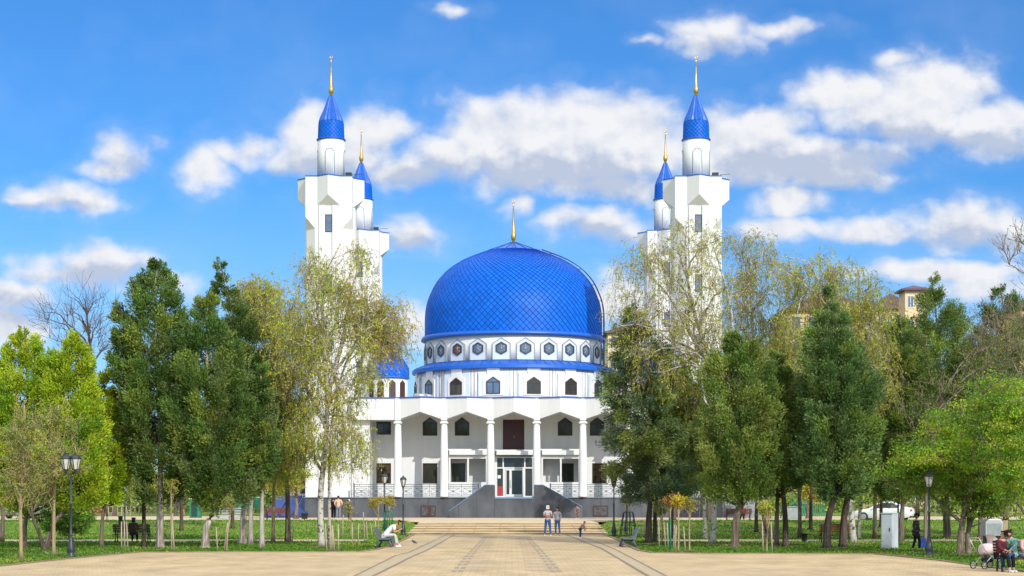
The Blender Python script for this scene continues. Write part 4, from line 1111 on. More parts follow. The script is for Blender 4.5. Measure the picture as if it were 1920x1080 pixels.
    if LC:
        C = np.concatenate(LC); D = np.concatenate(LD); K = np.concatenate(LK); n = len(C)
        V, Fc = leaves(C, D, rs.uniform(.6, 1.3, n) * leaf[0], rs.uniform(.7, 1.3, n) * leaf[1], rs)
        ck = palette(cols, nodes, rs, .12); tint = np.repeat((ck[K] * (1 + rs.normal(0, .16, (n, 1)))), 4, 0).clip(0, 1)
        obj_me('crown', mesh_np('crown', V - w0, Fc, M[leafm], tint), root)
    return root

DK = [(.085, .135, .030), (.11, .17, .038), (.15, .20, .05), (.065, .105, .028), (.19, .20, .075)]
DKB = [(.070, .120, .040), (.10, .155, .052), (.135, .185, .06), (.17, .20, .07)]
BLU = [(.080, .140, .070), (.11, .175, .095), (.14, .20, .11), (.27, .31, .06), (.20, .25, .05), (.06, .11, .045)]
YG = [(.33, .43, .022), (.40, .50, .025), (.24, .37, .022), (.14, .28, .02), (.42, .50, .035)]
OLV = [(.15, .17, .045), (.20, .21, .055), (.11, .14, .038), (.24, .24, .08)]
BIR = [(.36, .40, .05), (.44, .46, .06), (.28, .35, .04), (.42, .36, .07), (.24, .30, .045)]
BIRB = [(.40, .32, .07), (.36, .31, .06), (.44, .36, .08), (.30, .30, .06)]
SPR = [(.17, .33, .018), (.24, .41, .022), (.12, .25, .018), (.34, .42, .028), (.08, .17, .015)]
HL = [(.24, .30, .05), (.20, .29, .05)]
DK = [(r * .82, g_ * 1.02, b_ * .85) for r, g_, b_ in DK]; DKB = [(r * .92, g_ * 1.12, b_ * 1.0) for r, g_, b_ in DKB]; OLV = [(r * 1.1, g_ * 1.3, b_) for r, g_, b_ in OLV]; BIR = [(r * 1.15, g_ * 1.2, b_ * .75) for r, g_, b_ in BIR]; BIRB = [(r * 1.1, g_ * 1.15, b_ * .8) for r, g_, b_ in BIRB]; DK = DK + HL[:1]; DKB = DKB + HL[1:]; OLV = OLV + HL
# --- left side
conifer('conifer', 'bright yellow-green thuja at the left edge of the lawn, pointed top', 80, 45, [(607,43,48),(640,18,72),(700,2,105),(800,-25,125),(900,-30,130),(962,-10,120)], YG, 11, 'bark_grey', .13, 1500, 34)
conifer('conifer', 'bright yellow-green thuja behind the double street lamp', 78.5, 88, [(620,121,129),(660,96,158),(720,80,172),(800,80,195),(900,90,205),(955,110,190)], YG, 12, 'bark_grey', .13, 1500, 34)
conifer('conifer', 'small bright yellow-green thuja touching the big dark juniper on the left', 81, 190, [(703,190,197),(760,172,222),(830,160,240),(900,160,244),(940,175,232)], YG, 13, 'bark_grey', .10, 1000, 34)
conifer('conifer', 'tall dark juniper with separate side spires, left of the lawn', 80.5, 300, [(488,287,296),(520,264,322),(560,244,342),(620,228,352),(680,222,366),(740,216,374),(800,222,376),(880,242,362),(940,262,340)], DK, 14, 'limewash', .21, 1700, 36, rough=.45)
conifer('conifer', 'slim side stem of the tall dark juniper beside the bare tree', 81.5, 270, [(562,224,232),(600,212,252),(650,202,268),(720,205,280),(800,225,290)], DK, 15, 'bark_dark', .10, 420, 34)
conifer('conifer', 'broad dense green juniper in the middle of the left group', 79.5, 385, [(548,383,391),(600,352,420),(660,324,452),(720,306,478),(800,312,496),(880,322,500),(930,345,484),(958,372,430)], DK, 16, 'limewash', .20, 1900, 36, rough=.5)
conifer('conifer', 'tall narrow dark conifer rising behind the broad juniper', 88, 455, [(490,410,417),(530,398,432),(560,398,450),(620,402,475),(700,404,498),(780,412,518),(860,422,528),(905,440,510)], DK, 17, 'limewash', .20, 1300, 34)
conifer('conifer', 'dark open conifer squeezed between the junipers and the birch', 92, 540, [(640,505,518),(720,490,556),(800,482,572),(850,488,580),(885,505,565)], DK, 18, 'bark_dark', .16, 520, 34, solid=.25, rough=.5)
broadleaf('birch', 'big weeping white birch in front of the left minaret', 83.5, [[(603,1025),(601,930),(612,800),(611,680),(604,590),(612,520),(640,455)], [(612,800),(590,760),(560,700),(545,640)], [(612,740),(640,640),(655,560),(670,500)]],
  [(640,510,80,60),(590,580,85,80),(690,580,70,50),(640,680,95,80),(560,660,55,80),(610,800,75,80),(650,840,50,60)], BIR, 21, 400, per=12, strands=9, r0=.17, limbs=16, limbr=.085, bare=.15)
broadleaf('birch', 'bare twigged drooping birch side bough reaching over the small blue dome', 84.5, [[(618,1022),(622,800),(660,650),(720,600)]], [(715,610,52,40),(735,640,34,36),(700,580,40,30)], BIRB, 22, 95, per=9, strands=9, r0=.08, limbs=6)
broadleaf('birch', 'olive-brown birch with a slender pale trunk right of the junipers', 90, [[(512,1010),(514,900),(520,760),(510,640),(505,540)], [(514,860),(540,760),(550,640)]],
  [(500,570,56,60),(530,640,60,90),(535,760,50,80),(530,860,40,50),(470,560,34,40)], BIR + BIRB[:2], 23, 320, per=16, strands=8, r0=.10, barkm='bark_young', limbs=12)
broadleaf('bare_tree', 'leafless tree against the clouds behind the yellow-green thujas', 150, [[(168,975),(170,800),(172,690),(166,610),(160,560)]], [(150,580,60,42),(190,600,40,45),(110,600,40,40),(165,640,60,30)], BIRB, 24, 90, mode='bare', per=0, strands=5, slen=(.8, 2.0), barkm='bark_dark', twigm='bark_dark', r0=.28, limbs=14, limbr=.14)
for i, (x, r, lab) in enumerate(((40, 1051, 'thin young tree with sparse olive leaves at the left edge'), (101, 1043, 'thin young tree with sparse olive leaves just left of the double lamp'))):
    Y = gp(0, r)[1]
    broadleaf('young_tree', lab, Y, [[(x, r), (x - 1, 930), (x + 4, 840), (x + 8, 760)]], [(x + 2, 860, 46, 56), (x + 4, 810, 30, 36), (x - 8, 905, 36, 28)], OLV + YG[:2] + BIRB[:1], 31 + i, 52, mode='bare', per=22, strands=6, slen=(.3, .9), leaf=(.075, .045), barkm='bark_young', r0=.075, limbs=10, limbr=.035)
broadleaf('young_tree', 'several-stemmed old shrub tree with dark twisted trunks at far left', 77, [[(84, 1041), (76, 1000), (64, 960), (62, 880)], [(84, 1036), (96, 985), (92, 900)]], [(60, 880, 60, 50), (100, 890, 40, 40)], OLV, 33, 60, mode='bush', per=3, sprig=26, spread=.5, barkm='bark_dark', r0=.11, limbs=8)
broadleaf('young_tree', 'leaning tree with an ochre autumn tinge cut by the left edge', 92, [[(3, 1000), (8, 950), (20, 890)]], [(5, 900, 45, 40), (30, 860, 30, 30)], BIRB, 34, 50, mode='bush', per=3, sprig=24, spread=.5, barkm='bark_grey', r0=.15, limbs=7)
broadleaf('bush', 'round bright green bush behind the double street lamp', 97, [[(130, 1008), (130, 980)]], [(125, 975, 45, 30), (150, 978, 28, 24), (85, 980, 30, 24), (110, 955, 36, 20)], [(.10, .24, .02), (.14, .30, .025), (.07, .18, .02)], 35, 90, mode='bush', per=3, sprig=40, spread=.34, leaf=(.10, .06), barkm='bark_dark', r0=.06, limbs=6, cat='bush')

# --- right side
conifer('spruce', 'blue-green drooping spruce right of the portico', 90, 1216, [(548,1186,1193),(590,1162,1222),(650,1140,1250),(720,1112,1270),(780,1108,1290),(840,1132,1292),(890,1140,1292),(940,1176,1266)], BLU, 41, 'bark_dark', .20, 1050, 40, droop=.75, solid=.3, rough=.7, leaf=(.16, .045))
broadleaf('birch', 'weeping birch with a white bole in front of the right minarets', 89, [[(1336,1022),(1340,930),(1352,800),(1374,640),(1366,560),(1340,470)], [(1360,740),(1310,650),(1260,560),(1240,480)], [(1362,700),(1320,640),(1290,520),(1285,430)]],
  [(1290,460,75,50),(1210,520,60,70),(1330,540,70,70),(1250,620,95,70),(1220,690,60,45),(1160,600,24,50),(1340,650,60,60)], BIR, 42, 330, per=9, strands=8, r0=.18, limbs=18, limbr=.085, bare=.3)
broadleaf('birch', 'tall weeping birch just right of the front right minaret', 93, [[(1440,1017),(1425,900),(1415,700),(1408,560),(1405,470)]], [(1410,470,50,45),(1430,540,55,60),(1390,560,45,60),(1440,640,50,60),(1400,680,50,60)], BIRB[:2] + BIR, 43, 240, per=9, strands=8, r0=.16, limbs=14, bare=.2)
broadleaf('birch', 'wide weeping birch in front of the yellow apartment block', 90, [[(1600,1020),(1592,900),(1575,760),(1566,620),(1555,520)], [(1575,760),(1620,660),(1640,580)]],
  [(1530,520,60,50),(1590,560,70,70),(1640,600,45,70),(1500,620,45,80),(1630,700,60,70),(1480,520,36,40),(1490,740,40,50)], BIR, 44, 360, per=10, strands=8, r0=.18, limbs=16, bare=.1)
conifer('conifer', 'grey-green dense conifer right of the birch with the white bole', 81, 1378, [(606,1374,1384),(640,1356,1408),(680,1338,1440),(740,1318,1464),(800,1304,1478),(870,1292,1482),(945,1325,1462)], OLV + DK[:3], 45, 'bark_grey', .21, 1700, 36, rough=.68)
conifer('conifer', 'low dark conifer with drooping skirts beside the spruce', 100, 1258, [(690,1244,1262),(820,1208,1312),(880,1196,1325),(935,1222,1300)], OLV + DK[:2], 46, 'bark_dark', .17, 900, 34, rough=.5)
conifer('conifer', 'mid green conifer between the two darkest right hand conifers', 82, 1473, [(655,1452,1464),(720,1430,1494),(790,1412,1512),(860,1402,1522),(925,1425,1508)], DKB + OLV, 47, 'bark_dark', .16, 900, 34, rough=.5)
conifer('conifer', 'tall dark pointed conifer with two trunks before the yellow block', 80, 1550, [(543,1547,1554),(600,1530,1586),(660,1508,1618),(740,1490,1646),(820,1484,1654),(880,1500,1640),(938,1528,1612)], DKB, 48, 'bark_dark', .20, 1900, 36, rough=.68)
conifer('conifer', 'dark conifer trunk and lower crown left of the grey cabinet', 81, 1580, [(760,1570,1600),(830,1545,1640),(900,1550,1645),(930,1570,1630)], DKB + OLV, 49, 'bark_dark', .20, 600, 34)
conifer('conifer', 'spiky light green cypress rising over the right side', 100, 1776, [(513,1741,1749),(550,1728,1770),(600,1706,1812),(660,1672,1838),(740,1650,1852),(820,1642,1858),(900,1665,1845),(935,1700,1820)], DK + OLV + [(.12, .20, .03), (.18, .26, .035)], 50, 'bark_grey', .24, 2200, 34, solid=.4, rough=.7, plume=.8)
conifer('conifer', 'dark conifer at the right edge behind the leafless branches', 104, 1885, [(528,1868,1882),(570,1846,1912),(640,1838,1940),(740,1830,1960),(860,1840,1960),(930,1860,1930)], DK, 51, 'bark_grey', .22, 1000, 36, rough=.5)
broadleaf('bare_tree', 'leafless tree with fine twigs at the upper right edge', 88, [[(1960,1020),(1958,800),(1950,640),(1945,500)]], [(1920,500,50,60),(1900,620,50,50),(1910,700,60,40),(1950,440,30,40),(1860,640,40,30)], OLV, 52, 90, mode='bare', per=2, strands=6, slen=(.5, 1.4), barkm='bark_grey', twigm='bark_grey', r0=.2, limbs=14)
broadleaf('leafy_tree', 'fresh green spring tree with a knobbly pale double trunk on the right', 70.5, [[(1800,1041),(1806,980),(1815,900),(1830,800)], [(1818,1040),(1822,990),(1850,900),(1890,800)]],
  [(1850,830,80,80),(1905,770,70,60),(1760,870,80,60),(1900,890,60,70),(1830,900,70,50),(1700,890,48,40),(1745,885,54,54),(1790,800,60,44),(1860,925,70,30),(1820,955,54,22),(1890,955,50,26),(1870,740,60,40)], SPR, 53, 400, mode='bush', per=2, sprig=62, spread=.55, leaf=(.085, .06), barkm='bark_grey', r0=.17, limbs=16, depth=1.6)
broadleaf('leafy_tree', 'yellow-green tree behind the spring tree at the right edge', 66, [[(1935,1060),(1932,960),(1925,860)]], [(1905,830,40,70),(1900,920,35,50),(1925,760,40,50)], SPR[1:4], 54, 90, mode='bush', per=2, sprig=60, spread=.5, leaf=(.085, .06), barkm='bark_grey', r0=.12, limbs=8)
for i, (x, r, lab, rr) in enumerate(((1776, 1006, 'single straight tan trunk right of the woman with the blue bag', .2), (1443, 1012, 'leaning dark trunk between the conifers on the right', .13), (1609, 1006, 'pale speckled slender birch trunk near the red bench', .12))):
    Y = gp(0, r, .1)[1]
    broadleaf('tree', lab, Y, [[(x, r), (x + (0, -18, 4)[i], 930), (x + (2, -32, 12)[i], 840), (x + (4, -30, 20)[i], 760)]], [(x, 800, 50, 50), (x + 10, 850, 40, 30)], OLV + BIR[:1], 56 + i, 50, mode='bush', per=2, sprig=40, spread=.6, leaf=(.09, .06), barkm=('bark_grey', 'bark_dark', 'bark_birch')[i], r0=rr, limbs=7)

conifer('conifer', 'dense mid green juniper filling the gap left of the spiky cypress', 92, 1690, [(590,1684,1694),(640,1650,1725),(720,1622,1765),(800,1606,1785),(880,1608,1780),(942,1640,1750)], DK + OLV[:2], 90, 'bark_grey', .16, 1900, 36, rough=.5)
conifer('conifer', 'dense mid green juniper filling the gap right of the spiky cypress', 96, 1838, [(610,1830,1842),(660,1800,1870),(740,1780,1900),(820,1772,1910),(890,1780,1905),(942,1800,1890)], DKB + OLV[:2], 91, 'bark_grey', .16, 1800, 36, rough=.5)
broadleaf('tree', 'brown-twigged half bare tree among the greens near the right edge', 84, [[(1735, 1014), (1738, 900), (1750, 800), (1765, 700)]], [(1780, 740, 60, 50), (1840, 700, 50, 50), (1740, 790, 50, 40), (1880, 660, 40, 40)], OLV, 92, 60, mode='bare', per=14, strands=7, slen=(.4, 1.2), leaf=(.08, .05), barkm='bark_grey', twigm='bark_grey', r0=.10, limbs=12)
conifer('spruce', 'dark spruce far behind the drooping one, close to the plinth', 140, 1263, [(640,1259,1267),(700,1236,1290),(780,1218,1306),(860,1214,1310),(925,1230,1296)], BLU + DK[:2], 93, 'bark_dark', .22, 1000, 40, droop=.6, solid=.3, rough=.6, leaf=(.22, .07), plume=.8)
broadleaf('tree', 'yellow-green hanging tree filling the gap left of the grey-green conifer', 99, [[(1322, 1010), (1320, 900), (1312, 780), (1310, 690)]], [(1310, 760, 36, 70), (1330, 850, 44, 50), (1296, 690, 36, 40), (1345, 900, 30, 30)], BIR + OLV, 94, 170, mode='weep', per=16, strands=7, leaf=(.10, .06), barkm='bark_birch', r0=.13, limbs=10)
broadleaf('tree', 'yellow-green tree between the two pairs of dark conifers on the right', 101, [[(1500, 1009), (1498, 900), (1494, 780), (1490, 660)]], [(1480, 660, 44, 60), (1500, 760, 36, 70), (1440, 640, 36, 50), (1510, 850, 30, 40)], BIR + OLV, 95, 170, mode='weep', per=16, strands=7, leaf=(.10, .06), barkm='bark_grey', r0=.13, limbs=10)
broadleaf('tree', 'olive tree right of the tall dark pointed conifer', 99, [[(1640, 1010), (1642, 900), (1650, 780), (1656, 660)]], [(1650, 690, 46, 60), (1660, 790, 50, 60), (1650, 870, 44, 44), (1700, 760, 40, 50)], BIR + OLV, 96, 200, mode='weep', per=18, strands=7, leaf=(.10, .06), barkm='bark_grey', r0=.13, limbs=10)
for i, (nm, lab, Y, bx_, lv_, pal, trk, nc) in enumerate((
  ('conifer', 'slim dark juniper with a shredded pale trunk right of the broad one', 79.8, 491, [(690,484,494),(740,466,512),(810,456,522),(880,460,520),(925,474,508)], DK, 'limewash', 500),
  ('conifer', 'second slim juniper trunk close behind the pale shredded one', 86, 470, [(720,462,474),(790,448,494),(870,446,496),(920,458,486)], DK, 'limewash', 380),
  ('conifer', 'dark juniper standing deep in the lawn between the tall left ones', 112, 340, [(640,336,346),(700,316,366),(780,306,378),(860,308,378),(915,322,364)], DK, 'bark_dark', 700),
  ('conifer', 'dark juniper deep in the lawn behind the broad left one', 114, 436, [(650,432,442),(720,414,462),(800,404,472),(870,408,470),(918,420,456)], DK, 'bark_dark', 700),
  ('conifer', 'dark conifer deep in the lawn behind the grey-green one', 110, 1418, [(650,1412,1424),(720,1394,1446),(800,1384,1458),(880,1388,1456),(925,1400,1440)], DKB, 'bark_dark', 750),
  ('conifer', 'dark conifer deep in the lawn left of the two-trunked tall one', 113, 1520, [(660,1514,1526),(730,1498,1544),(810,1488,1554),(870,1490,1552),(915,1504,1540)], DKB, 'bark_dark', 700),
  ('conifer', 'slender dark conifer leaning beside the two tall stakes', 83, 1456, [(720,1450,1462),(790,1432,1484),(860,1428,1492),(918,1442,1478)], DKB + OLV[:1], 'bark_grey', 500),
  ('conifer', 'dark conifer with bare lower trunk right of the blue-green spruce', 92, 1228, [(760,1222,1236),(820,1206,1258),(880,1200,1264),(925,1212,1250)], BLU, 'bark_dark', 420),
  ('conifer', 'dark conifer deep in the lawn behind the grey cabinet', 116, 1652, [(660,1646,1658),(740,1624,1684),(820,1614,1694),(890,1620,1690),(930,1636,1670)], DK, 'bark_dark', 800))):
    conifer(nm, lab, Y, bx_, lv_, pal, 200 + i, trk, .13, nc, 34, rough=.5)
# --- further back
for i, (x, yb_, Y, lob, cols, lab) in enumerate((
  (1515, 972, 150, [(1515,885,36,52),(1500,850,24,30),(1530,915,24,30)], [(.50,.46,.03),(.58,.52,.04),(.42,.42,.03)], 'yellow weeping tree glowing between the dark trunks on the right'),
  (1660, 970, 150, [(1655,680,50,70),(1640,780,50,60),(1620,620,50,60),(1670,860,40,50)], BIR, 'pale green birch in the distance behind the dark pointed conifer'),
  (1720, 965, 175, [(1720,820,60,70),(1760,860,60,50),(1690,900,40,35),(1800,900,50,40)], OLV + SPR, 'far olive tree behind the parked white car'),
  (1440, 970, 150, [(1440,760,50,90),(1470,860,44,60),(1420,870,30,50)], BIR + OLV, 'yellowish tree standing between the mosque and the far conifers'),
  (1330, 972, 128, [(1310,850,40,50),(1350,880,40,40),(1290,790,30,40)], DK + BLU, 'dark green tree close in front of the right plinth'),
  (555, 968, 148, [(545,880,36,45),(520,900,30,35),(560,820,30,40)], BIR + BIRB, 'yellow-green tree in front of the blue canopies'),
  (330, 965, 175, [(330,905,40,32),(380,900,46,30),(440,905,40,30),(290,915,30,25)], [(.50,.46,.04),(.40,.42,.03)], 'distant yellow shrubs trained as one small tree behind the junipers'),
  (215, 965, 170, [(200,860,40,60),(240,800,30,40),(170,900,36,30),(230,910,30,26)], DK + OLV, 'distant dark green tree behind the small thuja'),
  (40, 962, 180, [(30,860,50,60),(80,880,50,50),(0,800,30,50)], OLV + YG[:1], 'distant green tree behind the far left thujas'),
  (1880, 965, 165, [(1880,860,50,60),(1930,820,40,60),(1830,880,40,40)], OLV + SPR, 'distant green tree behind the right edge'))):
    broadleaf('tree', lab, Y, [[(x, yb_), (x, lob[0][1] + 40), (lob[0][0], lob[0][1] - 10)]], lob, cols, 80 + i, 110, mode='bush', per=2, sprig=46, spread=1.0, leaf=(.17, .11), barkm='bark_grey', r0=.2, limbs=8)
# bare soil and litter round the boles, put down as painted patches of tree shade
M['soil_shade'] = mat('bare_soil_shade', (.16, .12, .07), .95, (.24, .20, .11), 3, .4, 20, spec=.1)
mb = MB(); rnd = random.Random(4)
for px_, row_ in ((300,1028),(385,1029),(455,1014),(512,1011),(603,1026),(84,1041),(1216,1020),(1253,1012),(1337,1022),(1378,1027),(1473,1025),(1550,1030),(1582,1028),(1605,1022),(1776,1006),(1802,1041),(730,998),(1176,1004),(1265,1032),(1290,1034)):
    Y = gp(0, row_)[1]; x = wx(px_, Y); r = rnd.uniform(.45, .95); n = 14
    pts = [(x + r * rnd.uniform(.75, 1.2) * math.cos(2 * PI_ * k / n), Y + 1.5 * r * rnd.uniform(.75, 1.2) * math.sin(2 * PI_ * k / n)) for k in range(n)] if False else [(x + r * rnd.uniform(.75, 1.2) * math.cos(6.2832 * k / n), Y + 1.5 * r * rnd.uniform(.75, 1.2) * math.sin(6.2832 * k / n)) for k in range(n)]
    mb.add([(a, b, gh(a, b) + .035) for a, b in pts] + [(x, Y, gh(x, Y) + .06)], [(k, (k + 1) % n, n) for k in range(n)])
tag(mb.build('soil_shade', M['soil_shade']), kind='structure')
# ------------------------------------------------------------------ grass blades (after the helpers they need)
rs = np.random.RandomState(5)
n = 150000
Ys_ = 1 / rs.uniform(1 / 137, 1 / 57, n); Xs_ = rs.uniform(-1, 1, n) * Ys_ * .30
k_ = lawn_mask(Xs_, Ys_); Xs_, Ys_ = Xs_[k_], Ys_[k_]; n = len(Xs_)
Z_ = np.array([gh(a, b) for a, b in zip(Xs_, Ys_)])
patch = np.sin(Xs_ * .7 + Ys_ * .23) + np.sin(Xs_ * .31 - Ys_ * .41 + 2) + rs.normal(0, .8, n)
V, Fc = leaves(np.stack([Xs_, Ys_, Z_ - .01], 1), rs.normal(0, .35, (n, 3)) + [0, 0, 1], rs.uniform(.05, .13, n), rs.uniform(.04, .09, n), rs)
G = np.where(patch[:, None] > 1.5, palette([(.32, .36, .06), (.26, .32, .05)], n, rs), palette([(.085, .19, .016), (.12, .235, .022), (.065, .145, .014)], n, rs))
o = obj_me('grass', mesh_np('grass', V, Fc, M['grass_blade'], np.repeat(G, 4, 0)))
tag(o, 'short green grass of the lawns with yellowish patches', 'grass', kind='stuff')

# ------------------------------------------------------------------ street lamps
def street_lamp(x, y, z, H, label, heads=(0.0,), gm='lamp_glass'):
    t = thing('street_lamp', (x, y, z), label, 'street lamp', 'street lamps')
    mb = MB(); mb.lathe([(.17, 0), (.17, .08), (.13, .12), (.15, .22), (.155, .34), (.10, .52), (.075, .72), (.055, .80), (.07, .84), (.05, .88), (.045, H * .5), (.06, H * .5 + .02), (.06, H * .5 + .06), (.042, H * .5 + .09), (.034, H - .78)], (0, 0), 14)
    mb.build('pole', M['lamp_iron'], t, world=False)
    for hx in heads:
        s = .88
        b = MB(); z0 = H - .66
        if hx: b.tube([(0, 0, H - .85), (hx * .7, 0, H - .82), (hx, 0, z0 - .04)], .022, 6)
        b.lathe([(.03, z0 - .16), (.06, z0 - .1), (.05, z0 - .05), (.11, z0 - .01), (.115, z0 + .02)], (hx, 0), 12)
        for k in range(6):
            a = k * math.pi / 3 + .26; c, q = math.cos(a), math.sin(a)
            b.tube([(hx + .105 * c, .105 * q, z0 + .01), (hx + .195 * c, .195 * q, z0 + .40)], .014, 4)
        b.lathe([(.21, z0 + .395), (.215, z0 + .43), (.17, z0 + .50), (.08, z0 + .565), (.035, z0 + .58), (.04, z0 + .62), (.0101, z0 + .66)], (hx, 0), 6, smooth=False, a0=.26)
        h = b.build('lantern', M['lamp_iron'], t, world=False)
        gb = MB(); gb.lathe([(.10, z0 + .015), (.187, z0 + .395)], (hx, 0), 6, smooth=False, a0=.26); gb.build('lantern_glass', M[gm], h, world=False)
    return t
def gpz(px, row):
    """ground point under a photo pixel, following the slope of the lawn"""
    z = 0.0
    for _ in range(12):
        x, y, _z = gp(px, row, z); z = z * .5 + max(gh(x, y), 0) * .5
    return x, y, z
x, y, z = gp(133, 1045); street_lamp(x, y, 0, 3.95, 'double-headed dark iron street lamp in front of the yellow-green thujas', (-.19, .17))
x, y, z = gp(756, 1003); street_lamp(x, y, .0, 3.62, 'dark iron street lamp at the left foot of the steps')
x, y, z = gp(719, 1001); street_lamp(x, y + 1, .02, 3.82, 'dark iron street lamp just behind the seated man')
x, y, z = gp(1151, 1005); street_lamp(x, y, .0, 3.6, 'black street lamp at the right foot of the steps', gm='glass')
x, y, z = gp(1176, 1002); street_lamp(x, y + 1, .02, 3.75, 'dark street lamp rising inside the right tree guard frame', gm='glass')
x, y, z = gp(1742, 1043); street_lamp(x, y, 0, 3.3, 'dark street lamp right of the woman with the blue bag, its head lost in leaves')
x, y, z = gp(1684, 1015); street_lamp(x, y, 0, 3.6, 'slender street lamp just behind the tall grey cabinet')
x, y, z = gp(234, 1000); street_lamp(x, y, 0, 3.3, 'dark lamp post behind the occupied bench on the left')

# ------------------------------------------------------------------ benches, bins, stakes, guards
def bench(x, y, z, rz, w, label, mt, frame='dark', group='park benches'):
    t = thing('park_bench', (x, y, z), label, 'bench', group, rz)
    s = MB()
    for k in range(5): s.box(-w / 2, w / 2, -.25 + k * .10, -.25 + k * .10 + .08, .42, .45)
    s.build('seat', M[mt], t, world=False)
    b = MB()
    for k in range(5):
        z0 = .52 + k * .085; y0 = .24 + k * .022; b.add([(-w / 2, y0, z0), (w / 2, y0, z0), (w / 2, y0 + .03, z0), (-w / 2, y0 + .03, z0), (-w / 2, y0 + .018, z0 + .072), (w / 2, y0 + .018, z0 + .072), (w / 2, y0 + .048, z0 + .072), (-w / 2, y0 + .048, z0 + .072)],
                                                        [(0, 3, 2, 1), (4, 5, 6, 7), (0, 1, 5, 4), (1, 2, 6, 5), (2, 3, 7, 6), (3, 0, 4, 7)])
    b.build('backrest', M[mt], t, world=False)
    for sx in (-1, 1):
        l = MB(); X0 = sx * (w / 2 - .12)
        l.tube([(X0, -.26, 0), (X0, -.22, .40), (X0, .22, .40), (X0, .38, .95)], .03, 6); l.tube([(X0, .22, .40), (X0, .30, 0)], .03, 6); l.tube([(X0, -.22, .40), (X0, -.2, .62), (X0, .27, .64)], .022, 6)
        l.build('leg', M[frame], t, world=False)
    return t
def at_ground(px, row): return gpz(px, row)
x, y, z = at_ground(249, 1018); bench(x, y, z, math.pi, 1.85, 'dark slatted bench seen from behind with a hooded person on it', 'wood_dark')
x, y, z = gp(188, 975, UP); bench(x, y, UP, math.pi, 1.3, 'red-brown bench at the far end of the left lawn', 'wood_red')
x, y, z = gp(522, 974.5, UP); bench(x, y, UP, math.pi, 2.0, 'red-brown bench in front of the blue canopies', 'wood_red')
x, y, z = gp(1384, 978, UP); bench(x, y, UP, math.pi, 1.9, 'orange-brown bench by the right plinth with a seated person in red', 'wood_red')
x, y, z = at_ground(1566, 1017); bench(x, y, z, math.pi, 1.7, 'red-brown bench behind the dark trunks on the right', 'wood_red')
def grey_bench(px, row, face, label):
    x, y, z = gp(px, row); t = thing('grey_bench', (x, y, 0), label, 'bench', 'grey moulded benches by the forecourt', face * math.pi / 2)
    prof = [(-.30, .40), (-.26, .44), (.14, .43), (.22, .50), (.40, .92), (.45, .91), (.29, .44), (.20, .36), (-.26, .36)]
    w = 1.7; s = MB()
    for k in range(8):
        a = -w / 2 + k * w / 8; n = len(prof)
        s.add([(a + .01, p, q) for p, q in prof] + [(a + w / 8 - .01, p, q) for p, q in prof], [tuple(range(n)), tuple(range(n, 2 * n))[::-1]] + [(i, n + i, n + (i + 1) % n, (i + 1) % n) for i in range(n)])
    s.build('seat', M['grey_bench'], t, world=False)
    for sx in (-1, 1):
        l = MB(); X0 = sx * (w / 2 - .2)
        l.tube([(X0, -.34, .0), (X0, -.22, .36)], [.06, .045], 8); l.tube([(X0, .34, 0), (X0, .16, .36)], [.055, .045], 8); l.tube([(X0, -.20, .33), (X0, .16, .33)], .045, 8)
        l.build('leg', M['grey_bench'], t, world=False)
    return t
GB = grey_bench(722, 1026, 1, 'grey moulded bench with the man in white sitting on it')
grey_bench(1178, 1025.5, -1, 'empty grey moulded bench at the right edge of the forecourt')
def bin_(x, y, z, h, r, label, m='dark'):
    t = thing('litter_bin', (x, y, z), label, 'litter bin', 'litter bins')
    MB().lathe([(r * .75, .08), (r, h), (r * 1.06, h), (r * 1.06, h + .03), (r * .9, h + .03), (r * .7, .12)], (0, 0), 16, caps=False).lathe([(r * .74, .08), (r * .7, .12)], (0, 0), 16).build('bucket', M[m], t, world=False)
    MB().tube([(0, 0, 0), (0, 0, .1)], .04, 6).build('foot', M[m], t, world=False)
x, y, z = at_ground(1508, 1017); bin_(x, y, z, .42, .17, 'small black tub litter bin left of the red bench on the right')
x, y, z = gp(571, 975, UP); bin_(x, y, UP, .5, .3, 'dark pointed litter bin beside the blue canopies')
x, y, z = at_ground(226, 985); bin_(x, y, z, .6, .15, 'narrow dark litter bin beside the lamp post on the left')

def stake(px, r0, r1, label, group, m='wood_pale', lean=0, th=.032):
    x, y, z = at_ground(px, r1); top = wz(r0, y); t = MB(); h = top - z
    t.tube([(0, 0, -.05), (lean * .5 * y / F, 0, h * .5), (lean * y / F, 0, h)], [th, th * .95, th * .85], 6)
    o = t.build('stake', M[m]); o.location = (x, y, z); tag(o, label, 'stake', group)
ST = [('thin stake before the dark bench', 'trio of stakes on the left', [(228, 978, 1031), (234, 976, 1031), (240, 978, 1031)]),
 ('thin stake right of the leftmost juniper trunk', 'pair of stakes by the juniper', [(321, 962, 1035), (327, 979, 1035)]),
 ('thin stake left of the olive-brown birch', 'stakes at the olive birch', [(538, 972, 1018), (548, 975, 1018)]),
 ('thin stake in the row right of the left birch', 'row of stakes right of the big birch', [(613, 982, 1035), (622, 985, 1035), (627, 985, 1035), (635, 983, 1035), (619, 960, 1035)]),
 ('pale stake left of the seated man', 'stakes left of the seated man', [(661, 980, 1025), (671, 981, 1025), (684, 960, 1017), (689, 978, 1017), (642, 965, 1010), (698, 980, 1006), (704, 976, 1005)]),
 ('thin stake in the cluster right of the spruce trunk', 'cluster of stakes on the right lawn', [(1200, 975, 1008), (1208, 977, 1006), (1229, 978, 1014), (1236, 975, 1026), (1240, 985, 1020), (1248, 979, 1026), (1253, 980, 1027), (1263, 981, 1032), (1266, 985, 1033), (1285, 987, 1034), (1274, 981, 1033)]),
 ('tall pale stake before the leaning dark trunk', 'stakes by the leaning trunk', [(1431, 978, 1036), (1448, 978, 1036)])]
rnd = random.Random(9)
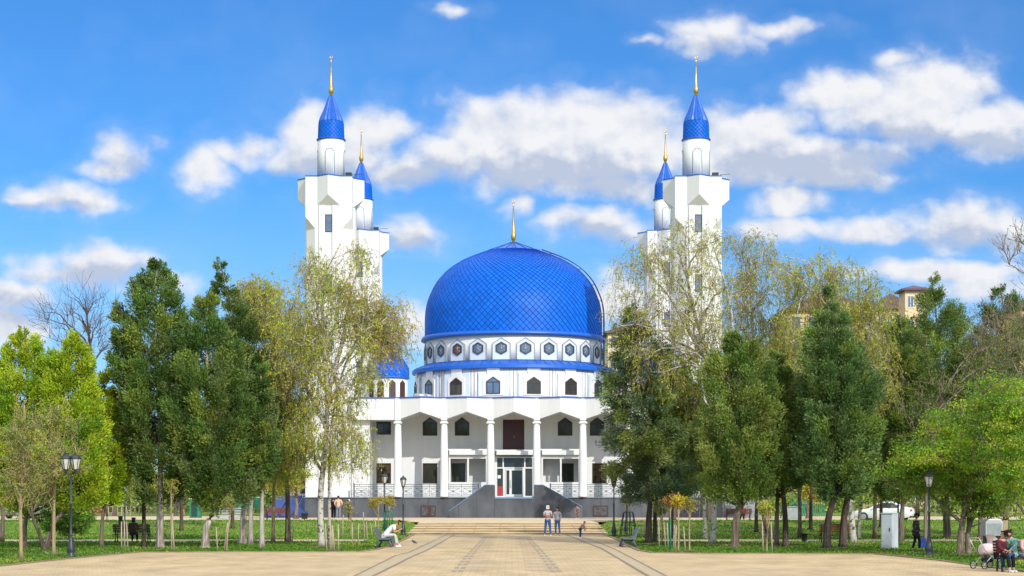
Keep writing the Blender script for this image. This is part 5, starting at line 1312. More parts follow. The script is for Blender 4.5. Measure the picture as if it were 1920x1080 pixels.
for lab, grp, L in ST:
    L = sorted(L); ORD = ['leftmost', 'second', 'third', 'fourth', 'fifth', 'sixth', 'seventh', 'eighth', 'ninth', 'tenth', 'rightmost']
    for i_, (p, a, b) in enumerate(L):
        w_ = 'leftmost' if i_ == 0 else 'rightmost' if i_ == len(L) - 1 else ORD[i_] + ' from the left'
        stake(p, a, b, lab + ', ' + w_, grp, lean=rnd.uniform(-4, 4))
stake(408, 988, 1034, 'single short stake leaning left of the bent sapling', 'lone stakes', lean=-3)
stake(420, 980, 1035, 'pale stake leaning against the bent sapling', 'lone stakes', lean=7)
stake(1257, 972, 1031, 'bright green painted stake in the cluster on the right lawn', 'lone stakes', m='green_paint', th=.045)
def sapling(px, r1, r0, crown, cols, lab, seed, n=16, per=2, lean=0, leaf=(.09, .06)):
    x, y, z = at_ground(px, r1); Y = y
    broadleaf('sapling', lab, Y, [[(px, r1), (px + lean * .4, (r0 + r1) / 2), (px + lean, r0)]], [crown], cols, seed, n, mode='bush', per=per, sprig=22, spread=.16, leaf=leaf, barkm='bark_young', r0=.035, limbs=5, limbr=.014, cat='sapling', group='staked saplings')
sapling(1257, 1031, 945, (1257, 936, 12, 12), [(.28, .14, .05), (.33, .19, .05), (.24, .13, .06)], 'young tree with a rust-orange round crown', 61)
sapling(1272, 1034, 950, (1271, 942, 10, 9), [(.46, .35, .03), (.50, .40, .04)], 'young tree with a golden yellow round crown', 62, 18)
sapling(1293, 1034, 955, (1297, 950, 12, 15), [(.30, .27, .06), (.36, .30, .07)], 'young tree with a thin sparse brownish crown', 63, 14, 1)
sapling(1241, 1020, 962, (1238, 955, 13, 12), [(.20, .26, .05)], 'young tree with a small dull green crown left of the orange one', 64, 14)
sapling(710, 998, 950, (706, 943, 14, 14), [(.36, .30, .05), (.42, .36, .05)], 'young tree with an olive crown left of the lamp behind the seated man', 65, 16)
sapling(730, 996, 950, (730, 940, 10, 9), [(.44, .36, .04), (.38, .33, .05)], 'young tree with a small golden crown right of the lamp behind the seated man', 66, 14)
sapling(1176, 1003, 945, (1175, 937, 14, 9), [(.14, .16, .05), (.20, .20, .06)], 'young tree with a flat dull crown growing in the right tree guard', 67, 16)
sapling(1438, 1035, 985, (1435, 955, 10, 22), [(.42, .40, .05), (.34, .34, .05)], 'young tree with a narrow yellowish crown between two tall stakes', 68, 18)
sapling(425, 1035, 960, (431, 945, 12, 14), [(.24, .26, .06)], 'bent young tree with few leaves before the pale trunks', 69, 10, 1, lean=6)
sapling(658, 1005, 960, (657, 952, 12, 12), [(.34, .30, .06)], 'young tree with a thin crown in front of the person in a white cap', 70, 10, 1)
sapling(322, 1030, 930, (322, 915, 12, 16), [(.34, .34, .06)], 'thin young tree right of the leftmost juniper trunk', 71, 12, 1)

def guard(px, r0, r1, wpx, m, label):
    x, y, z = at_ground(px, r1); h = wz(r0, y) - z; w = wpx * y / F / 2
    t = thing('tree_guard', (x, y, z), label, 'tree guard', 'tubular tree guards')
    for a in (0, math.pi / 3, 2 * math.pi / 3, math.pi / 2):
        c, s = math.cos(a + .3), math.sin(a + .3); g_ = MB()
        g_.tube([(-w * c, -w * s, 0), (-w * .62 * c, -w * .62 * s, h * .93), (-w * .5 * c, -w * .5 * s, h), (w * .5 * c, w * .5 * s, h), (w * .62 * c, w * .62 * s, h * .93), (w * c, w * s, 0)], .03, 6)
        g_.build('hoop', M[m], t, world=False)
    g_ = MB(); g_.tube([(w * .75 * math.cos(q * math.pi / 6), w * .75 * math.sin(q * math.pi / 6), h * .55) for q in range(13)], .02, 5); g_.build('ring', M[m], t, world=False)
guard(728, 958, 996, 22, 'green_paint', 'bright green tubular tree guard on the left lawn')
guard(1178, 960, 1003, 34, 'dkgreen_paint', 'dark green tubular tree guard behind the empty grey bench')

# tall grey stele-like cabinet
x, y, z = at_ground(1668, 1029)
t = thing('cabinet', (x, y, 0), 'tall narrow pale grey metal cabinet on the right lawn', 'utility cabinet', None, R_(-38))
h = wz(963, y)
mgc = mat('weathered_pale_metal', (.50, .53, .57), .5, (.36, .38, .42), 1.4, .1, 8, stretch=(1, 1, .5))
MB().box(-.27, .27, -.30, .30, .06, h).build('body', mgc, t, world=False, bevel=.015)
MB().box(-.235, .235, -.315, -.301, .14, h - .08).build('door', mgc, t, world=False, bevel=.005)
MB().box(.15, .18, -.34, -.316, h * .5, h * .5 + .15).build('handle', M['dark'], t, world=False)
MB().box(-.30, .30, -.33, .33, -.02, .06).build('base', M['plinth_light'], t, world=False)
MB().prism([(-.29, -.34), (.29, -.34), (.29, .32), (-.29, .32)], h, h + .03).build('top_plate', mgc, t, world=False)
# silver box monument behind the pram
x, y, z = gp(1860, 1048)
t = thing('silver_box', (x, y, 0), 'shiny silver rounded metal box on a dark stand behind the pram', 'metal box', None)
z0, z1 = wz(1005, y), wz(973, y); w = 34 * y / F / 2
mb = MB(); mb.front([(-w, z0), (w, z0), (w, z1 - .12), (w - .12, z1), (-w + .12, z1), (-w, z1 - .12)], -.35, .35); mb.build('body', M['alu'], t, world=False, bevel=.03)
MB().front([(-w + .08, z0 + .07), (w - .08, z0 + .07), (w - .08, z1 - .16), (-w + .08, z1 - .16)], -.365, -.351).build('front_panel', mat('dull_steel', (.32, .34, .34), .35, (.24, .26, .26), 3, metal=.5), t, world=False)
MB().box(-w * .8, w * .8, -.25, .25, 0, z0 - .001).build('stand', M['dark'], t, world=False)
for s in (0,): MB().box(w + .02, w + .2, -.2, .2, 0, z1 - .05).build('side_post', M['bark_young'], t, world=False)

# distant park clutter
def simple(name, label, cat, fn, m, loc, rz=0, group=None, extra=()):
    t = thing(name, loc, label, cat, group, rz); mb = MB(); fn(mb); mb.build('body', m, t, world=False)
    for nm, f2, m2 in extra: q = MB(); f2(q); q.build(nm, m2, t, world=False)
    return t
x, y, _ = gp(365, 971, UP)
simple('kiosk', 'narrow bright green kiosk with a white top rim seen between the junipers', 'kiosk', lambda q: q.box(-.45, .45, 0, 1, 0, 1.55), M['green_paint'], (x, y, UP), extra=(('roof_rim', lambda q: q.box(-.5, .5, -.05, 1.05, 1.55, 1.66), M['white']), ('door', lambda q: q.box(-.3, .2, -.02, -.001, .1, 1.35), M['dkgreen_paint'])))
x, y, _ = gp(432, 973, UP)
simple('green_screen', 'green netting screen with a pale rail behind the grey steps', 'screen', lambda q: q.box(-1.5, 1.5, .9, .94, .8, 1.75), M['green_paint'], (x, y + 8, UP), extra=(('rail', lambda q: q.box(-1.55, 1.55, .88, .96, 1.75, 1.80), M['white']), ('post', lambda q: q.box(-1.55, -1.47, .88, .96, 0, 1.75), M['dkgreen_paint']), ('post', lambda q: q.box(1.47, 1.55, .88, .96, 0, 1.75), M['dkgreen_paint'])))
def gsteps(q):
    for k in range(5): q.box(-1.25, 1.25, k * .22, k * .22 + .20, k * .2, k * .2 + .12)
simple('grey_steps', 'light grey slatted tiers standing between the juniper trunks', 'tiered seating', gsteps, M['grey_bench'] if False else mat('light_grey_slats', (.34, .36, .38), .6, (.25, .27, .29), 3), (x, y, UP), extra=(('support', lambda q: q.box(-1.15, -1.05, .1, 1.1, 0, .78), M['dark']), ('support', lambda q: q.box(1.05, 1.15, .1, 1.1, 0, .78), M['dark'])))
x, y, _ = gp(1487, 976, UP)
simple('transformer_box', 'squat grey utility box by the far path on the right', 'utility box', lambda q: q.box(-.62, .62, 0, .9, .1, 1.0), M['alu'], (x, y, UP), extra=(('door', lambda q: q.box(-.56, -.03, -.02, -.001, .16, .94), M['alu']), ('door', lambda q: q.box(.03, .56, -.02, -.001, .16, .94), M['alu']), ('roof', lambda q: q.box(-.68, .68, -.06, .96, 1.001, 1.07), M['plinth_light'])))
def picket(name, label, px0, px1, Y, n, h, m, rails=True, zg=.53):
    x0, x1 = wx(px0, Y), wx(px1, Y); t = thing(name, ((x0 + x1) / 2, Y, zg), label, 'fence'); L = (x1 - x0) / 2
    for k in range(n):
        q = MB(); a = -L + 2 * L * k / (n - 1); q.box(a - .05, a + .05, -.03, .03, 0, h); q.build('post', M[m], t, world=False)
    q = MB()
    for z_ in (.25 * h, .85 * h): q.box(-L, L, .031, .06, z_, z_ + .07)
    q.build('rail', M[m], t, world=False)
picket('fence', 'low pale picket fence far behind the left lawn', -30, 345, 178, 46, 1.0, 'wood_pale')
picket('fence', 'green metal fence of the playground on the far right', 1484, 1545, 168, 16, 1.5, 'green_paint')
picket('fence', 'low pale fence behind the parked white car', 1620, 1960, 176, 34, 1.2, 'wood_pale')
x, y, _ = gp(1512, 973, UP)
simple('play_frame', 'green climbing frame behind the dark trunks on the right', 'climbing frame', lambda q: [q.tube([(a, 0, 0), (a + .15, 0, 1.1), (a + .5, 0, 1.2), (a + .65, 0, 0)], .05, 6) for a in (-1.2, -.4, .4)], M['green_paint'], (x, y + 6, UP))
simple('play_frame', 'small green swing frame behind the picket fence on the left', 'swing frame', lambda q: [q.tube([(a, 0, 0), (a + .2, 0, 1.5), (a + .4, 0, 0)], .05, 6) for a in (-.6, .3)], M['green_paint'], (wx(205, 170), 170, UP))

# pigeon and a scrap of paper on the paving
x, y, z = gp(777, 1021.5)
pg = MB(); pg.tube([(-.15, 0, .05), (-.08, 0, .10), (.02, 0, .14), (.09, 0, .17), (.13, 0, .21), (.17, 0, .21)], [.015, .045, .06, .045, .03, .008], 8); pg.tube([(.02, .02, .09), (.02, .02, 0)], .007, 4); pg.tube([(.0, -.02, .09), (.0, -.02, 0)], .007, 4)
o = pg.build('pigeon', mat('pigeon_grey', (.05, .055, .065), .6, (.10, .10, .11), 12)); o.location = (x, y, .012); o.rotation_euler = (0, 0, 2.6); tag(o, 'dark grey pigeon walking on the paving right of the seated man', 'pigeon')
x, y, z = gp(748, 1025); q = MB(); q.add([(-.08, 0, .01), (.07, -.05, .02), (.10, .06, .05), (-.04, .08, .10), (0, .02, .13)], [(0, 1, 2, 3), (0, 1, 4), (1, 2, 4), (2, 3, 4), (3, 0, 4)])
o = q.build('paper_scrap', M['white']); o.location = (x, y, .012); tag(o, 'crumpled white paper lying by the seated man\'s feet', 'litter')

# ------------------------------------------------------------------ cars
M['car_white'] = mat('white_car_paint', (.74, .75, .76), .25, (.70, .71, .72), 1, coat=.5)
M['car_grey'] = mat('silver_car_paint', (.20, .21, .23), .25, None, 1, coat=.5)
M['tyre'] = mat('rubber', (.015, .015, .015), .8)
M['tail'] = mat('tail_lamp_red', (.45, .02, .015), .2)
def car(loc, rz, paint, label, suv=False):
    t = thing('parked_car', loc, label, 'car', 'parked cars', rz)
    L = 4.3 if not suv else 4.2
    #          x,   z bottom, z belt, z top, half width belt, half width roof
    S = [(-2.15, .38, .62, .66, .62, .50), (-2.02, .24, .70, .76, .78, .62), (-1.5, .20, .80, .86, .86, .70), (-.95, .20, .88, .95, .87, .72), (-.35, .20, .92, 1.34, .87, .60), (.15, .20, .93, 1.45, .87, .58), (.75, .20, .94, 1.43, .87, .58), (1.25, .20, .96, 1.22, .87, .60), (1.6, .22, .98, 1.06, .85, .68), (2.0, .28, .94, 1.00, .80, .66), (2.15, .40, .80, .86, .70, .58)]
    if suv: S = [(-2.1, .42, .80, .86, .66, .55), (-1.95, .3, .88, .94, .82, .66), (-1.3, .28, .98, 1.04, .87, .72), (-.8, .28, 1.02, 1.12, .88, .72), (-.3, .28, 1.05, 1.58, .88, .62), (.6, .28, 1.05, 1.64, .88, .62), (1.5, .28, 1.05, 1.58, .88, .62), (1.95, .3, 1.02, 1.12, .86, .70), (2.08, .42, .92, .96, .78, .62)]
    V = []; Fq = []; m = 10
    for x_, zb_, zl, zt, wb, wr in S:
        V += [(x_, -wb * .9, zb_), (x_, -wb, (zb_ + zl) / 2), (x_, -wb * .98, zl), (x_, -wr, zt - .03), (x_, -wr * .6, zt), (x_, wr * .6, zt), (x_, wr, zt - .03), (x_, wb * .98, zl), (x_, wb, (zb_ + zl) / 2), (x_, wb * .9, zb_)]
    for k in range(len(S) - 1):
        for i in range(m): j = (i + 1) % m; Fq.append((k * m + i, (k + 1) * m + i, (k + 1) * m + j, k * m + j))
    Fq += [tuple(range(m)), tuple(range((len(S) - 1) * m, len(S) * m))[::-1]]
    b = MB(); b.add(V, Fq, True); body = b.build('body', M[paint], t, world=False, bevel=.02)
    a0 = 3 if not suv else 3
    gi = [k for k in range(len(S)) if S[k][3] - S[k][2] > .2]
    for sg in (-1, 1):       # side windows
        pts = []
        k0, k1 = gi[0], gi[-1]
        lo = [(S[k][0], sg * (S[k][4] * .98 + .022), S[k][2] + .05) for k in range(k0 - (0 if suv else 0), k1 + 1)]
        hi = [(S[k][0], sg * (S[k][5] + .095), S[k][3] - .10) for k in range(k0, k1 + 1)]
        w = MB(); n = len(lo); w.add(lo + hi, [(i, i + 1, n + i + 1, n + i) if sg < 0 else (i + 1, i, n + i, n + i + 1) for i in range(n - 1)]); w.build('side_window', M['glass'], t, world=False)
    for k0, k1 in ((gi[0] - 1, gi[0]), (gi[-1], gi[-1] + 1)):
        A_, B_ = S[k0], S[k1]; f = lambda s_, u, sg: None
        def P_(u, sg): return (A_[0] + (B_[0] - A_[0]) * u, sg * (A_[5] + (B_[5] - A_[5]) * u) * .86, (A_[3] + (B_[3] - A_[3]) * u) + .012)
        w = MB(); w.add([P_(.12, -1), P_(.12, 1), P_(.92, 1), P_(.92, -1)], [(0, 1, 2, 3)] if B_[3] < A_[3] else [(3, 2, 1, 0)]); w.build('windscreen' if k0 < 4 and k1 == gi[0] else 'rear_window', M['glass'], t, world=False)
    for X_ in (-1.32, 1.32):
        for sg in (-1, 1):
            w = MB(); r = .33; R2 = [(0, .02)]
            ring_ = lambda rr, yy, n=18: [(X_ + rr * math.cos(2 * math.pi * i / n), yy, .33 + rr * math.sin(2 * math.pi * i / n)) for i in range(n)]
            n = 18; y0, y1 = sg * .70, sg * .89
            w.add(ring_(r, y0) + ring_(r, y1) + ring_(r * .62, y1 + sg * .004), [(i, (i + 1) % n, n + (i + 1) % n, n + i) for i in range(n)] + [(n + i, n + (i + 1) % n, 2 * n + (i + 1) % n, 2 * n + i) for i in range(n)], True)
            wh = w.build('wheel', M['tyre'], t, world=False)
            q = MB(); q.add(ring_(r * .62, y1 + sg * .006) + [(X_, y1 + sg * .02, .33)], [(i, (i + 1) % n, n) for i in range(n)]); q.build('rim', M['alu'], wh, world=False)
    for sg in (-1, 1):
        q = MB(); q.box(1.98, 2.165, sg * .42, sg * .74, .72, .86); q.build('tail_lamp', M['tail'], t, world=False, bevel=.01)
        q = MB(); q.box(-2.13, -1.9, sg * .42, sg * .72, .58, .70); q.build('headlight', M['lamp_glass'], t, world=False, bevel=.01)
        q = MB(); q.box(-.62, -.48, sg * .90, sg * 1.03, .93, 1.05); q.build('mirror', M[paint], t, world=False, bevel=.02)
    MB().box(2.155, 2.17, -.25, .25, .52, .63).build('number_plate', M['white'], t, world=False)
    q = MB(); q.box(1.9, 2.12, -.7, .7, .25, .42); q.build('bumper', M['dark'], t, world=False, bevel=.02)
x, y, _ = gp(1660, 977, UP)
car((x, y + .5, UP), R_(-24), 'car_white', 'white saloon car parked behind the tall grey cabinet')
x, y, _ = gp(34, 973, UP)
car((x, y + 3, UP), R_(60), 'car_grey', 'grey estate car parked at the far left behind the old shrub tree', suv=True)

# ------------------------------------------------------------------ buildings behind
M['ochre'] = mat('ochre_render', (.62, .43, .20), .85, (.54, .37, .17), .3, stretch=(1, 1, .3))
M['ochre_pale'] = mat('pale_ochre_render', (.70, .56, .34), .85, None, .3)
M['roof_brown'] = mat('brown_roof_sheets', (.10, .055, .05), .6, (.07, .04, .04), 1)
M['roof_plum'] = mat('plum_roof_sheets', (.09, .035, .06), .5, None, 1)
def block(label, px0, px1, row_e, Y, depth, wallm, roofm, ridge=3.0, cols=4, floors=5, hip=True, r0=0, overhang=.6):
    x0, x1 = wx(px0, Y), wx(px1, Y); ze = wz(row_e, Y); t = thing('apartment_building', ((x0 + x1) / 2, Y, .5), label, 'building')
    MB().box(x0, x1, Y, Y + depth, .5, ze).build('wall', M[wallm], t)
    o = overhang; a, b, c, d = x0 - o, x1 + o, Y - o, Y + depth + o; h = min((d - c), (b - a)) / 2 * .98
    rb = MB()
    if (b - a) > (d - c): r = [(a + h, (c + d) / 2), (b - h, (c + d) / 2)]
    else: r = [((a + b) / 2, c + h), ((a + b) / 2, d - h)]
    v = [(a, c, ze), (b, c, ze), (b, d, ze), (a, d, ze), (a, c, ze + .25), (b, c, ze + .25), (b, d, ze + .25), (a, d, ze + .25), (r[0][0], r[0][1], ze + ridge), (r[1][0], r[1][1], ze + ridge)]
    fs = [(3, 2, 1, 0), (0, 1, 5, 4), (1, 2, 6, 5), (2, 3, 7, 6), (3, 0, 4, 7)]
    fs += [(4, 5, 9, 8), (5, 6, 9), (6, 7, 8, 9), (7, 4, 8)] if (b - a) > (d - c) else [(4, 5, 8), (5, 6, 9, 8), (6, 7, 9), (7, 4, 8, 9)]
    rb.add(v, fs); rb.build('roof', M[roofm], t)
    fh = (ze - .5) / floors; cw = (x1 - x0) / cols
    for f_ in range(floors):
        for c_ in range(cols):
            cx_ = x0 + (c_ + .5) * cw; z0 = .5 + f_ * fh + fh * .3; z1_ = z0 + fh * .5; w = min(.75, cw * .3)
            q = MB(); q.ring([(cx_ - w, z0), (cx_ + w, z0), (cx_ + w, z1_), (cx_ - w, z1_)], [(cx_ - w + .1, z0 + .1), (cx_ + w - .1, z0 + .1), (cx_ + w - .1, z1_ - .1), (cx_ - w + .1, z1_ - .1)], Y - .08, Y - .001)
            q.box(cx_ - .04, cx_ + .04, Y - .07, Y - .002, z0 + .1, z1_ - .1); fr_ = q.build('window', M['white'], t)
            MB().box(cx_ - w + .1, cx_ + w - .1, Y - .04, Y - .003, z0 + .1, z1_ - .1).build('pane', M['glass_blue'], fr_)
    return t
block('ochre apartment block with a brown roof behind the wide birch', 1476, 1640, 583, 250, 14, 'ochre', 'roof_brown', 3.4, 5, 8)
block('pale ochre stair tower with a plum roof, highest above the right trees', 1697, 1738, 545, 252, 4, 'ochre_pale', 'roof_plum', .9, 2, 9)
block('ochre wing with a brown roof below the plum-roofed tower', 1642, 1712, 580, 262, 12, 'ochre', 'roof_brown', 2.6, 4, 8)
t = block('pale yellow house with a brown roof and chimney just right of the dome', 1140, 1215, 625, 300, 12, 'ochre_pale', 'roof_brown', 1.8, 4, 8)
MB().box(wx(1150, 300), wx(1158, 300), 301, 302, wz(625, 300), wz(604, 300)).build('chimney', M['roof_brown'], t)
block('orange-brown house showing at the far right edge', 1912, 1990, 578, 240, 12, 'ochre', 'roof_brown', 2.0, 3, 8)
block('low pale house with a red roof glimpsed left behind the thujas', 215, 262, 806, 240, 10, 'ochre_pale', 'wood_red', 1.6, 3, 3)
block('low whitish house at the far left behind the thujas', -60, 40, 880, 230, 12, 'white', 'roof_brown', 1.5, 5, 1)
block('low pale house behind the white car on the far right', 1700, 1860, 890, 230, 10, 'ochre_pale', 'roof_brown', 2.0, 5, 1)

# far belt of trees that reads as one mass
rs = np.random.RandomState(77); n = 2600; side = rs.uniform(-1, 1, n); Yb = rs.uniform(205, 300, n); Xb = side * Yb * .36
hb = 4.5 + 3 * np.sin(Xb * .13) + 2 * np.sin(Xb * .31 + 1) + rs.uniform(-1.5, 1.5, n); hb = np.maximum(hb, 2.5)
per = 42; u = rs.uniform(0, 1, (n, per)); C = np.stack([Xb[:, None] + rs.normal(0, 1.1, (n, per)), Yb[:, None] + rs.normal(0, .8, (n, per)), .5 + hb[:, None] * u], 2).reshape(-1, 3)
V, Fc = leaves(C, rs.normal(0, 1, (n * per, 3)) + [0, 0, .4], rs.uniform(.35, .7, n * per), rs.uniform(.25, .45, n * per), rs)
tb = np.repeat(palette(OLV + DK + BIR[:2], n, rs), per * 4, 0)
tag(obj_me('tree_belt', mesh_np('tree_belt', V, Fc, M['leaf_conifer'], tb)), 'distant mass of trees and shrubs beyond the park', 'tree belt', kind='stuff')
# ------------------------------------------------------------------ people
def cloth(name, c, c2=None, ns=8): 
    M[name] = mat(name, c, .85, c2, ns, .2, 30, spec=.15); return name
def skinmesh(name, joints, edges, m, parent, root=0, sub=1, mats=None):
    me = bpy.data.meshes.new(name); me.from_pydata([j[0] for j in joints], edges, []); me.update()
    o = bpy.data.objects.new(name, me); COL.objects.link(o)
    md = o.modifiers.new('skin', 'SKIN'); md.use_smooth_shade = True; md.branch_smoothing = .4
    for i, j in enumerate(joints):
        r = j[1]; r = (r, r) if not hasattr(r, '__len__') else r
        me.skin_vertices[0].data[i].radius = r; me.skin_vertices[0].data[i].use_root = (i == root)
    sb = o.modifiers.new('sub', 'SUBSURF'); sb.levels = sub; sb.render_levels = sub
    dg = bpy.context.evaluated_depsgraph_get(); dg.update()
    m2 = bpy.data.meshes.new_from_object(o.evaluated_get(dg)); m2.name = name
    bpy.data.objects.remove(o); bpy.data.meshes.remove(me)
    m2.materials.clear(); m2.materials.append(M[m]); m2.polygons.foreach_set('use_smooth', [True] * len(m2.polygons))
    r = bpy.data.objects.new(name, m2); COL.objects.link(r); r.parent = parent
    return r
def V3(*a): return Vector(a)
def person(px, row, z, H, rz, label, pose=None, top='c_grey', bottom='c_blue', shoes='c_white', hair='hair', skin='skin', sleeve=1.0, topr=1.0, hem=None, cap=None, long_hair=False, scarf=None, legs=1.0, loc=None, vest=None, extra=None, seated=False):
    x, y, _ = gp(px, row, z) if loc is None else loc
    t = thing('person', (x, y, z), label, 'person', None, rz)
    J = dict(pelvis=(0, 0, .95), waist=(0, 0, 1.08), chest=(0, .0, 1.28), neckb=(0, .01, 1.44), neck=(0, 0, 1.52), head=(0, -.02, 1.61), crown=(0, -.01, 1.69),
             shl=(-.17, 0, 1.41), ell=(-.23, .03, 1.14), wrl=(-.24, -.04, .90), shr=(.17, 0, 1.41), elr=(.23, .03, 1.14), wrr=(.24, -.04, .90),
             hil=(-.09, 0, .90), knl=(-.10, -.02, .50), anl=(-.10, .02, .09), hir=(.09, 0, .90), knr=(.10, -.02, .50), anr=(.10, .02, .09), fl=(0, -1, 0), fr=(0, -1, 0), hf=(0, -1, 0))
    if pose: J.update(pose)
    s = H / 1.75; J = {k: Vector(v) * (s if k not in ('fl', 'fr', 'hf') else 1) for k, v in J.items()}
    jl, je, ix = [], [], {}
    def add(k, p, r, par=None):
        ix[k] = len(jl); jl.append((p, (r[0] * s, r[1] * s) if hasattr(r, '__len__') else r * s))
        if par is not None: je.append((ix[par], ix[k]))
    add('pelvis', J['pelvis'], (.135, .10)); add('waist', J['waist'], (.12, .09), 'pelvis'); add('chest', J['chest'], (.145, .10), 'waist'); add('neckb', J['neckb'], (.085, .07), 'chest')
    add('neck', J['neck'], .048, 'neckb'); hd = (J['crown'] - J['neck']).normalized()
    add('jaw', J['head'] - hd * .045 * s + J['hf'] * .02 * s, (.058, .06), 'neck'); add('head', J['head'] + hd * .02 * s, (.072, .085), 'jaw'); add('crown', J['crown'], (.055, .065), 'head')
    hf = J['hf'].normalized(); side = hf.cross(hd).normalized()
    add('nose', J['head'] + hf * .10 * s - hd * .01 * s, .011, 'head')
    for q in (-1, 1): add('ear%d' % q, J['head'] + side * q * .082 * s - hd * .01 * s, .013, 'head')
    for d in 'lr':
        add('sh' + d, J['sh' + d], .058, 'neckb'); add('el' + d, J['el' + d], .040, 'sh' + d); add('wr' + d, J['wr' + d], .027, 'el' + d)
        fd = (J['wr' + d] - J['el' + d]).normalized()
        if pose and ('hand' + d) in pose: fd = Vector(pose['hand' + d]).normalized()
        out = fd.cross(Vector((0, 1, 0)))
        out = out.normalized() if out.length > .1 else Vector((1, 0, 0)); inn = fd.cross(out).normalized()
        add('palm' + d, J['wr' + d] + fd * .06 * s, (.034, .018), 'wr' + d)
        base = J['wr' + d] + fd * .09 * s
        for k, (off, ln) in enumerate(((-.030, .062), (-.010, .074), (.010, .070), (.029, .052))):
            p = base + inn * off * s; add('f%s%d' % (d, k), p, .0095, 'palm' + d)
            add('g%s%d' % (d, k), p + fd * ln * .55 * s + out * .008 * s, .0085, 'f%s%d' % (d, k)); add('h%s%d' % (d, k), p + fd * ln * .95 * s + out * .028 * s, .007, 'g%s%d' % (d, k))
        tb_ = J['wr' + d] + fd * .035 * s - inn * .036 * s; add('t' + d, tb_, .011, 'palm' + d); add('u' + d, tb_ + fd * .035 * s - inn * .022 * s, .0085, 't' + d)
        add('hi' + d, J['hi' + d], .085, 'pelvis'); add('kn' + d, J['kn' + d], .055, 'hi' + d); add('an' + d, J['an' + d], .030, 'kn' + d)
        toe = J['an' + d] + Vector((J['f' + d].x * .10, J['f' + d].y * .10, -.05)) * s; add('toe' + d, toe, (.022, .016), 'an' + d)
    skinmesh('body', jl, je, skin, t)
    # top garment
    tj, te = [], []
    def ta(p, r, par=None):
        tj.append((p, (r[0] * s * topr, r[1] * s * topr) if hasattr(r, '__len__') else r * s * topr))
        if par is not None: te.append((par, len(tj) - 1))
        return len(tj) - 1
    a = ta(J['waist'], (.150, .122)); b = ta(J['chest'], (.172, .130), a); c = ta(J['neckb'] - (J['neckb'] - J['chest']) * .12, (.10, .085), b)
    dn = (J['pelvis'] - J['waist']).normalized(); hm = ta(J['pelvis'] + dn * .02 * s, (.160, .130), a)
    if hem:
        pr = hm
        for (hx, hy, hz_, rr) in hem: pr = ta(Vector((hx, hy, hz_)) * s, rr, pr)
    for d in 'lr':
        q = ta(J['sh' + d], .076, c); 
        if sleeve >= .5:
            q = ta(J['el' + d], .058, q); ta(J['el' + d].lerp(J['wr' + d], .92 if sleeve >= 1 else .1), .044, q)
        else: ta(J['sh' + d].lerp(J['el' + d], .7), .068, q)
    skinmesh('top', tj, te, top, t)
    # trousers, shoes
    pj = [(J['pelvis'], (.148 * s, .115 * s))]; pe = []
    for d in 'lr':
        i = len(pj); pj += [(J['hi' + d], .100 * s), (J['kn' + d], .072 * s), (J['kn' + d].lerp(J['an' + d], .88 * legs), .058 * s)]; pe += [(0, i), (i, i + 1), (i + 1, i + 2)]
    skinmesh('trousers', pj, pe, bottom, t)
    for d in 'lr':
        f = J['f' + d]; f = Vector((f.x, f.y, 0)).normalized(); a = J['an' + d]
        skinmesh('shoe', [(a + Vector((0, 0, -.03)) * s - f * .045 * s, .042 * s), (a + Vector((0, 0, -.048)) * s + f * .06 * s, (.048 * s, .038 * s)), (a + Vector((0, 0, -.055)) * s + f * .155 * s, (.040 * s, .030 * s))], [(0, 1), (1, 2)], shoes, t)
    # hair, eyes, mouth
    hc = J['head'] + hd * .035 * s - hf * .018 * s
    hj = [(hc, (.084 * s, .088 * s)), (J['crown'] + hd * (-.01 if cap else .012) * s - hf * .008 * s, (.055 if cap else .068) * s), (J['head'] - hf * .05 * s - hd * .02 * s, .062 * s)]; he = [(0, 1), (0, 2)]
    if long_hair: hj += [(J['neck'] - hf * .07 * s - hd * .03 * s, .052 * s), (J['neckb'] - hf * .11 * s - hd * .10 * s, .035 * s)]; he += [(2, 3), (3, 4)]
    skinmesh('hair', hj, he, hair, t)
    for q in (-1, 1):
        e = MB(); e.tube([J['head'] + hf * .079 * s + side * q * .031 * s + hd * .018 * s, J['head'] + hf * .094 * s + side * q * .031 * s + hd * .018 * s], [.011 * s, .006 * s], 8); e.build('eye', M['dark'], t, world=False)
    e = MB(); e.tube([J['head'] + hf * .083 * s + side * -.022 * s - hd * .045 * s, J['head'] + hf * .088 * s - hd * .045 * s, J['head'] + hf * .083 * s + side * .022 * s - hd * .045 * s], .005 * s, 6); e.build('mouth', M['skin_red'], t, world=False)
    if cap:
        skinmesh('cap', [(J['head'] + hd * .062 * s - hf * .01 * s, (.092 * s, .092 * s)), (J['crown'] - hd * .002 * s, .060 * s), (J['head'] + hd * .055 * s + hf * .12 * s, (.035 * s, .010 * s))], [(0, 1), (0, 2)], cap, t)
    if scarf:
        skinmesh('headscarf', [(J['head'] - hf * .03 * s + hd * .02 * s, (.098 * s, .10 * s)), (J['crown'] + hd * .015 * s - hf * .01 * s, .078 * s), (J['neck'] - hf * .02 * s, .088 * s), (J['neckb'], .10 * s)], [(0, 1), (0, 2), (2, 3)], scarf, t)
    return t, J, s
for nm, c in dict(c_white=(.78, .78, .78), c_grey=(.36, .36, .38), c_ltgrey=(.50, .50, .52), c_jeans=(.035, .11, .28), c_dkjeans=(.03, .07, .18), c_black=(.012, .012, .015), c_navy=(.015, .02, .06), c_pink=(.52, .33, .32), c_peach=(.66, .42, .28), c_mauve=(.24, .15, .15), c_dkred=(.10, .02, .03), c_red=(.50, .10, .08), c_grtrou=(.20, .22, .26), c_yellow=(.35, .28, .05)).items(): cloth(nm, c)
M['c_floral'] = mat('floral_green', (.20, .42, .36), .85, (.05, .13, .12), 9, lo=.48, hi=.52, detail=2)
